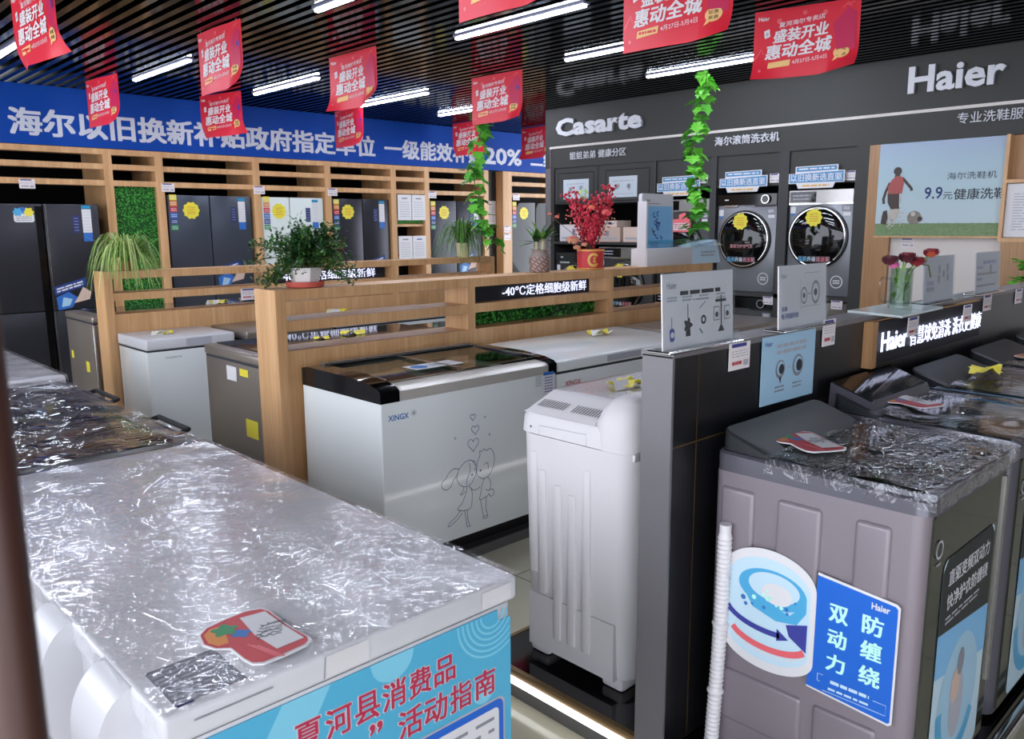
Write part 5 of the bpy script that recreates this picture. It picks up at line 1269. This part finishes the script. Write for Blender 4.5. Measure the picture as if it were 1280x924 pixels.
# bush with white pot and red saucer
bx, by, bz = 2.13, 3.755, 1.318
t = thing('potted_bush', (bx, by, bz), 'bushy small-leaved plant in a white pot on the near wooden post', 'plant')
plabel(MB().lathe(bx, by, [(.075, bz), (.093, bz+.004), (.098, bz+.03), (.09, bz+.03), (.085, bz+.012)], 'terracotta', 28).build('saucer', t), 'red clay saucer')
plabel(MB().lathe(bx, by, [(.062, bz+.014), (.066, bz+.016), (.088, bz+.10), (.085, bz+.10), (.08, bz+.08)], 'pot_white', 6, R(20)).build('pot', t), 'white six-sided pot')
m = MB(); m2 = MB(); rnd = random.Random(11)
for b in range(74):
    a = rnd.uniform(0, 6.28); el = rnd.uniform(-.25, 1.35); L = rnd.uniform(.15, .27)*(1.08 if el < .5 else 1.0)
    d = Vector((math.cos(a)*math.cos(el), math.sin(a)*math.cos(el), math.sin(el)))
    if rnd.random() < .5: d = (d+RT*rnd.choice((-1, 1))*.5).normalized()
    base = Vector((bx, by, bz+.10)); pts = []
    for k in range(9):
        s_ = k/8; p = base+d*(L*s_)+UP*(.06*s_*(1-s_)*2)-UP*(.05*s_*s_ if el < .4 else 0)
        p.z = max(p.z, bz+.02); pts.append(p)
    m2.tube(pts, .0025, 'stem', 5)
    for k in range(2, 9):
        for j in range(11):
            q = pts[k]+Vector((rnd.gauss(0, .016), rnd.gauss(0, .016), rnd.gauss(0, .014))); q.z = max(q.z, bz+.012)
            m.leaf(q, (rnd.uniform(-1, 1), rnd.uniform(-1, 1), rnd.uniform(-.4, .9)), UP, rnd.uniform(.022, .034), .016, rnd.choice(('leaf_a', 'leaf_b', 'leaf_c', 'leaf_c')))
m.build('foliage', t, smooth=False); m2.build('stems', t)
m = MB(); p0 = Vector((bx, by, bz+.14))+RT*.20-FWD*.05
for i in range(9): m.ball(p0+UP*.05+Vector((rnd.gauss(0, .007), rnd.gauss(0, .007), rnd.uniform(-.035, .04))), .014, 'rose_dark', 7, 4)
m.tube([Vector((bx, by, bz+.1)), p0], .002, 'stem', 5); plabel(m.build('seed_cluster', t), 'dark red bud cluster')

# lucky plant in patterned vase
vx, vy, vz = 3.86, 3.77, 1.318
t = thing('vase_plant', (vx, vy, vz), 'broad-leaved cane plant in a woven-pattern vase on the nearer partition', 'plant')
MB().lathe(vx, vy, [(.05, vz), (.062, vz+.004), (.068, vz+.05), (.066, vz+.10), (.05, vz+.125), (.05, vz+.135), (.06, vz+.15), (.052, vz+.15), (.045, vz+.13)], 'vase_grey', 26).build('vase', t)
m = MB()
for i in range(13):
    for k in range(26):
        a0 = 2*math.pi*(k+(.5 if i % 2 else 0))/26; z0 = vz+.006+i*.0075; r_ = .0672 if i < 12 else .064
        rr_ = lambda zq: (.0625+(zq-vz)*.11 if zq < vz+.055 else .0688)+.001
        q = [(a0, z0), (a0+.12, z0+.0045), (a0+.24, z0+.009), (a0+.12, z0+.006)]
        m.add([(vx+rr_(zq)*math.cos(aq), vy+rr_(zq)*math.sin(aq), zq) for aq, zq in [(a0, z0), (a0+.16, z0), (a0+.16, z0+.0045), (a0, z0+.0045)]], [(0, 1, 2, 3)], 'vase_pattern' if (k+i) % 3 else 'vase_light')
plabel(m.build('pattern', t), 'brown woven pattern')
m = MB(); m3 = MB(); rnd = random.Random(5)
for dx, hh in ((-.02, .20), (.022, .22)):
    b = Vector((vx, vy, vz+.13))+RT*dx; m.tube([b, b+UP*(hh-.13)], .013, 'cane', 10)
    for i in range(17):
        a = rnd.uniform(0, 6.28); el = rnd.uniform(-.15, 1.05); d = Vector((math.cos(a)*math.cos(el), math.sin(a)*math.cos(el), math.sin(el)))
        base = b+UP*(hh-.13-.01); L = rnd.uniform(.12, .20); x_ = d.cross(UP).normalized()
        pts = [base+d*(L*k/5)-UP*(.03*(k/5)**2) for k in range(6)]
        vs = []
        for k, p in enumerate(pts):
            w_ = .036*math.sin(math.pi*min(1, .15+.85*k/5)); vs += [p-x_*w_/2, p+x_*w_/2]
        m3.add(vs, [(2*k, 2*k+1, 2*k+3, 2*k+2) for k in range(5)], rnd.choice(('leaf_a', 'leaf_b', 'leaf_c', 'pale_c')))
m.build('cane', t); m3.build('foliage', t)

# red berries
vx, vy, vz = 4.37, 3.77, 1.318
t = thing('berry_arrangement', (vx, vy, vz), 'red berry and blossom arrangement in a red pot on the nearer partition', 'plant')
MB().lathe(vx, vy, [(.075, vz), (.09, vz+.003), (.095, vz+.14), (.088, vz+.14), (.08, vz+.1)], 'red', 28).build('pot', t)
m = MB()
for zr, hr in ((.004, .008), (.128, .01)):
    m.lathe(vx, vy, [(.0965, vz+zr), (.0972, vz+zr+hr)], 'gold_paint', 28, 0, False)
o_ = Vector((vx, vy, vz))-FWD*.098
fc = Fr(o_, RT, UP, lambda a, b, c: (a, b, c-(.098-math.sqrt(max(0, .098**2-a*a)))))
m.ring(fc, .012, .068, .026, .042, 'gold_paint', .003, 24, 1.15, 40, 320); m.rect(fc, .005, .055, .03, .063, 'gold_paint', .003); m.rect(fc, .008, .075, .028, .083, 'gold_paint', .003); m.rect(fc, .014, .045, .021, .09, 'gold_paint', .003)
plabel(m.build('gold_ornament', t, smooth=False), 'gold painted ornament and rims')
m = MB(); m2 = MB(); rnd = random.Random(21)
br = [(-.33, .42), (-.20, .44), (-.08, .36), (.05, .40), (.17, .47), (.30, .46), (.24, .38), (-.14, .33), (.1, .30), (-.42, .30), (.40, .30)]
for sx, L in br:
    base = Vector((vx, vy, vz+.10)); dirv = (UP+RT*sx*1.2+FWD*rnd.uniform(-.2, .2)); pts = [base+dirv*(L*k/10)*.98 for k in range(11)]
    m2.tube(pts, .003, 'twig', 5)
    if abs(sx) < .4:
        for k in range(3, 11):
            for j in range(9): m.ball(pts[k]+RT*rnd.gauss(0, .017)+FWD*rnd.gauss(0, .015)+UP*rnd.gauss(0, .012), .0095, rnd.choice(('berry', 'berry', 'berry_light')), 6, 4)
    else:
        for k in range(4, 11):
            for j in range(4): m.ball(pts[k]+RT*rnd.gauss(0, .03)+FWD*rnd.gauss(0, .02)+UP*rnd.gauss(0, .02), .006, rnd.choice(('blossom_pale', 'berry', 'blossom')), 6, 4)
m.build('berries', t)['kind'] = 'stuff'; m2.build('twigs', t)
m = MB()
def rosette_flower(m, c, r, mats, rnd, n=22):
    for i in range(n):
        t_ = i/n; a = i*2.4; el = 1.35*(1-t_)-.2; d = Vector((math.cos(a)*math.cos(el), math.sin(a)*math.cos(el), math.sin(el)))
        p = Vector(c)+d*r*(.25+.4*t_); x_ = d.cross(UP).normalized() if abs(d.z) < .99 else RT; y_ = x_.cross(d)
        w_ = r*(.35+.35*t_); n_ = d*(w_*.25)
        m.add([p-y_*w_*.6, p-x_*w_*.7+n_*.6, p+y_*w_*.5-x_*w_*.35+n_*1.5, p+y_*w_*.5+x_*w_*.35+n_*1.5, p+x_*w_*.7+n_*.6], [(0, 1, 2, 3, 4)], rnd.choice(mats))
for du, dz, r_, ms in ((-.13, .20, .055, ('blossom', 'blossom_pale')), (-.10, .15, .035, ('blossom_pale', 'blossom')), (.10, .385, .045, ('berry_light', 'blossom')), (.0, .42, .035, ('blossom', 'orange')), (-.05, .17, .028, ('blossom_pale',)), (-.24, .36, .02, ('blossom', 'blossom_pale')), (-.29, .38, .018, ('blossom', 'blossom_pale'))):
    rosette_flower(m, Vector((vx, vy, vz))+RT*du-FWD*.07+UP*dz, r_, ms, rnd)
for i in range(8): m.leaf(Vector((vx, vy, vz+.5))+RT*(-.04+rnd.gauss(0, .02))+UP*rnd.uniform(-.05, .03), (rnd.uniform(-1, 1), rnd.uniform(-1, 1), .8), UP, .05, .03, 'pale_a')
m.tube([Vector((vx, vy, vz+.12)), Vector((vx, vy, vz+.4))+RT*-.03, Vector((vx, vy, vz+.5))+RT*-.04], .0025, 'twig', 5); m.tube([Vector((vx, vy, vz+.15)), Vector((vx, vy, vz+.36))+RT*-.27, Vector((vx, vy, vz+.4))+RT*-.32], .002, 'twig', 5)
m.build('blossoms', t, smooth=False)

# white display box at the right end of the nearer partition
t = thing('display_stand', (5.3, 3.75, 1.318), 'white brochure display stand with blue picture on the partition end', 'display stand')
f = Fr((4.87, 3.70, 1.318), (1, 0, 0), (0, .03, 1))
m = MB(); m.prism(f, rr(0, .01, .385, .53, .02), -.03, .0, 'white'); m.box(4.855, 4.875, 3.66, 3.74, 1.318, 1.79, 'white_matte'); m.build('back_board', t)
m = MB(); m.rect(f, .06, .19, .37, .44, 'paper_sky', .002); m.rect(f, .02, .16, .385, .19, 'sticker_cyan', .002); m.rect(f, .02, .03, .385, .16, 'paper_sky', .0015); m.text(f, 'Haier', .05, .475, .10, .49, 'ink', .01, .002); m.rect(f, .05, .455, .22, .46, 'ink_grey', .002)
rnd = random.Random(3)
for i in range(16): m.ring(f, .19+rnd.gauss(0, .03), .32+rnd.gauss(0, .05), .012, .02, 'ink_blue' if i % 2 else 'ink_navy', .003, 10, 1, rnd.uniform(0, 180), rnd.uniform(200, 340))
plabel(m.build('printed_panel', t, smooth=False), 'blue printed picture')
m = MB(); m.rbox(4.86, 5.44, 3.65, 3.80, 1.3185, 1.45, 'white_matte', .006, 2); m.build('tray', t)
m = MB(); m.hexa([(5.44, 3.655, 1.3185), (5.85, 3.655, 1.3185), (5.85, 3.80, 1.3185), (5.44, 3.80, 1.3185)], [(5.40, 3.67, 1.45), (5.80, 3.67, 1.50), (5.80, 3.80, 1.50), (5.40, 3.80, 1.45)], 'sticker_pale')
m.hexa([(4.95, 3.60, 1.455), (5.80, 3.60, 1.455), (5.82, 3.79, 1.455), (4.95, 3.69, 1.455)], [(4.95, 3.60, 1.459), (5.80, 3.60, 1.459), (5.80, 3.79, 1.52), (4.95, 3.69, 1.50)], 'acrylic'); m.lines(FY(3.655, 0, 0), 5.55, 1.37, 5.75, 1.42, 2, 'ink_light', .014, .008)
plabel(m.build('clear_wedge', t, smooth=False), 'pale clear wedge holder')

# rose mug on a glass plate
t = tag(MB().hexa([(3.02, 1.135, 1.2856), (3.47, 1.15, 1.2856), (3.53, 1.36, 1.2856), (3.08, 1.36, 1.2856)], [(3.02, 1.135, 1.294), (3.47, 1.15, 1.294), (3.53, 1.36, 1.294), (3.08, 1.36, 1.294)], 'plate_pale').build('glass_plate', smooth=False), 'pale glass plate under the mug on the dark partition', 'plate')
gx, gy, gz = 3.28, 1.245, 1.2945
t = thing('glass_mug_vase', (gx, gy, gz), 'tall glass mug holding dark roses on the pale plate', 'vase')
plabel(MB().lathe(gx, gy, [(.040, gz), (.044, gz+.003), (.041, gz+.02), (.041, gz+.155), (.037, gz+.155), (.036, gz+.02), (.001, gz+.012)], 'glass', 10, 0, False).build('mug', t), 'clear faceted glass')
p = Vector((gx, gy, gz))-RT*.04
plabel(MB().tube([p+UP*.115, p-RT*.035+UP*.118, p-RT*.043+UP*.105, p-RT*.04+UP*.04, p-RT*.03+UP*.025, p+UP*.025], .005, 'acrylic', 8).build('handle', t), 'clear glass handle')
MB().lathe(gx, gy, [(.035, gz+.014), (.035, gz+.10)], 'glass', 16).build('water', t)
heads = [(-.052, .185, .034, ('rose_dark',)), (-.028, .165, .022, ('rose_pink',)), (.012, .195, .036, ('rose_dark', 'rose_red')), (.062, .178, .034, ('rose_red',)), (.1, .212, .032, ('rose_red', 'rose_orange')), (-.0, .2, .02, ('rose_pink', 'rose_dark'))]
m = MB(); m2 = MB(); rnd = random.Random(8)
for du, dz, r_, ms in heads:
    c = Vector((gx, gy, gz))+RT*du+UP*dz+FWD*rnd.uniform(-.015, .015); rosette_flower(m, c, r_*1.1, ms, rnd, 26); m.ball(c, r_*.5, ms[0], 8, 5)
    m2.tube([Vector((gx, gy, gz+.03))+RT*rnd.uniform(-.02, .02)+FWD*rnd.uniform(-.015, .015), Vector((gx, gy, gz+.15))+RT*du*.4, c], .003, 'pale_c', 6)
m.build('rose_blooms', t, smooth=False)
for i in range(26): m2.leaf(Vector((gx, gy, gz+rnd.uniform(.03, .16)))+RT*rnd.uniform(-.022, .022)+FWD*rnd.uniform(-.02, .02), (rnd.uniform(-.6, .6), rnd.uniform(-.6, .6), rnd.uniform(-.5, 1)), UP, .035, .02, rnd.choice(('pale_a', 'pale_c', 'pale_b')))
m2.tube([Vector((gx, gy, gz+.17))+RT*.07, Vector((gx, gy, gz+.165))+RT*.10, Vector((gx, gy, gz+.12))+RT*.112], .003, 'stem', 6)
plabel(m2.build('stems', t), 'green stems and leaves')

# hanging vines
def garland(pts, label, w, seed):
    rnd = random.Random(seed); t = thing('hanging_vine', pts[0], label, 'plant', None)
    P = [Vector(p) for p in pts]; L = [0]
    path = []
    for i in range(len(P)-1):
        for k in range(12): path.append(P[i].lerp(P[i+1], k/12))
    path.append(P[-1])
    m2 = MB(); m2.tube(path, .004, 'stem', 6); m2.build('stem', t)
    m = MB()
    for i, p in enumerate(path):
        if i < 2: continue
        for k in range(rnd.choice((1, 2, 2, 3))):
            a = rnd.uniform(0, 6.28); o_ = Vector((math.cos(a), math.sin(a), rnd.uniform(-.1, .5))); d = o_*rnd.uniform(.25, .8)+UP*rnd.uniform(-.9, -.2); q = p+o_*rnd.uniform(.0, w*.55)+UP*rnd.uniform(-.03, .03)
            m.leaf(q, d, o_, rnd.uniform(.08, .125), rnd.uniform(.08, .12), rnd.choice(('ivy_a', 'ivy_b', 'ivy_b', 'ivy_c')), True)
    m.build('foliage', t, smooth=False)
garland([(6.0, 3.93, CEIL-.001), (5.99, 3.97, 2.55), (5.9, 4.0, 2.2), (5.92, 3.94, 1.9), (5.93, 3.95, 1.56)], 'green artificial vine hanging in front of the grey wall, right', .12, 4)
garland([(5.25, 5.86, CEIL-.001), (5.24, 5.88, 2.5), (5.2, 5.95, 2.15), (5.23, 5.93, 1.75), (5.45, 5.9, 1.42)], 'green artificial vine hanging before the blue sign, left', .14, 9)
m = MB(); rnd = random.Random(2)
for i in range(40): m.leaf((6.75+rnd.uniform(-.05, .02), 1.70+rnd.uniform(-.12, .03), 1.22+rnd.uniform(-.1, .12)), (rnd.uniform(-1, 0), rnd.uniform(-1, 1), rnd.uniform(-.3, 1)), UP, .12, .08, rnd.choice(('ivy_a', 'ivy_b')), True)
m.tube([(6.75, 1.66, .0), (6.75, 1.66, 1.25)], .006, 'stem', 6); m.lathe(6.75, 1.66, [(.1, 0), (.14, .28), (.12, .28)], 'pot_white', 16)
tag(m.build('leafy_plant', smooth=False), 'bright green leafy plant at the right edge below the wooden shelf', 'plant')
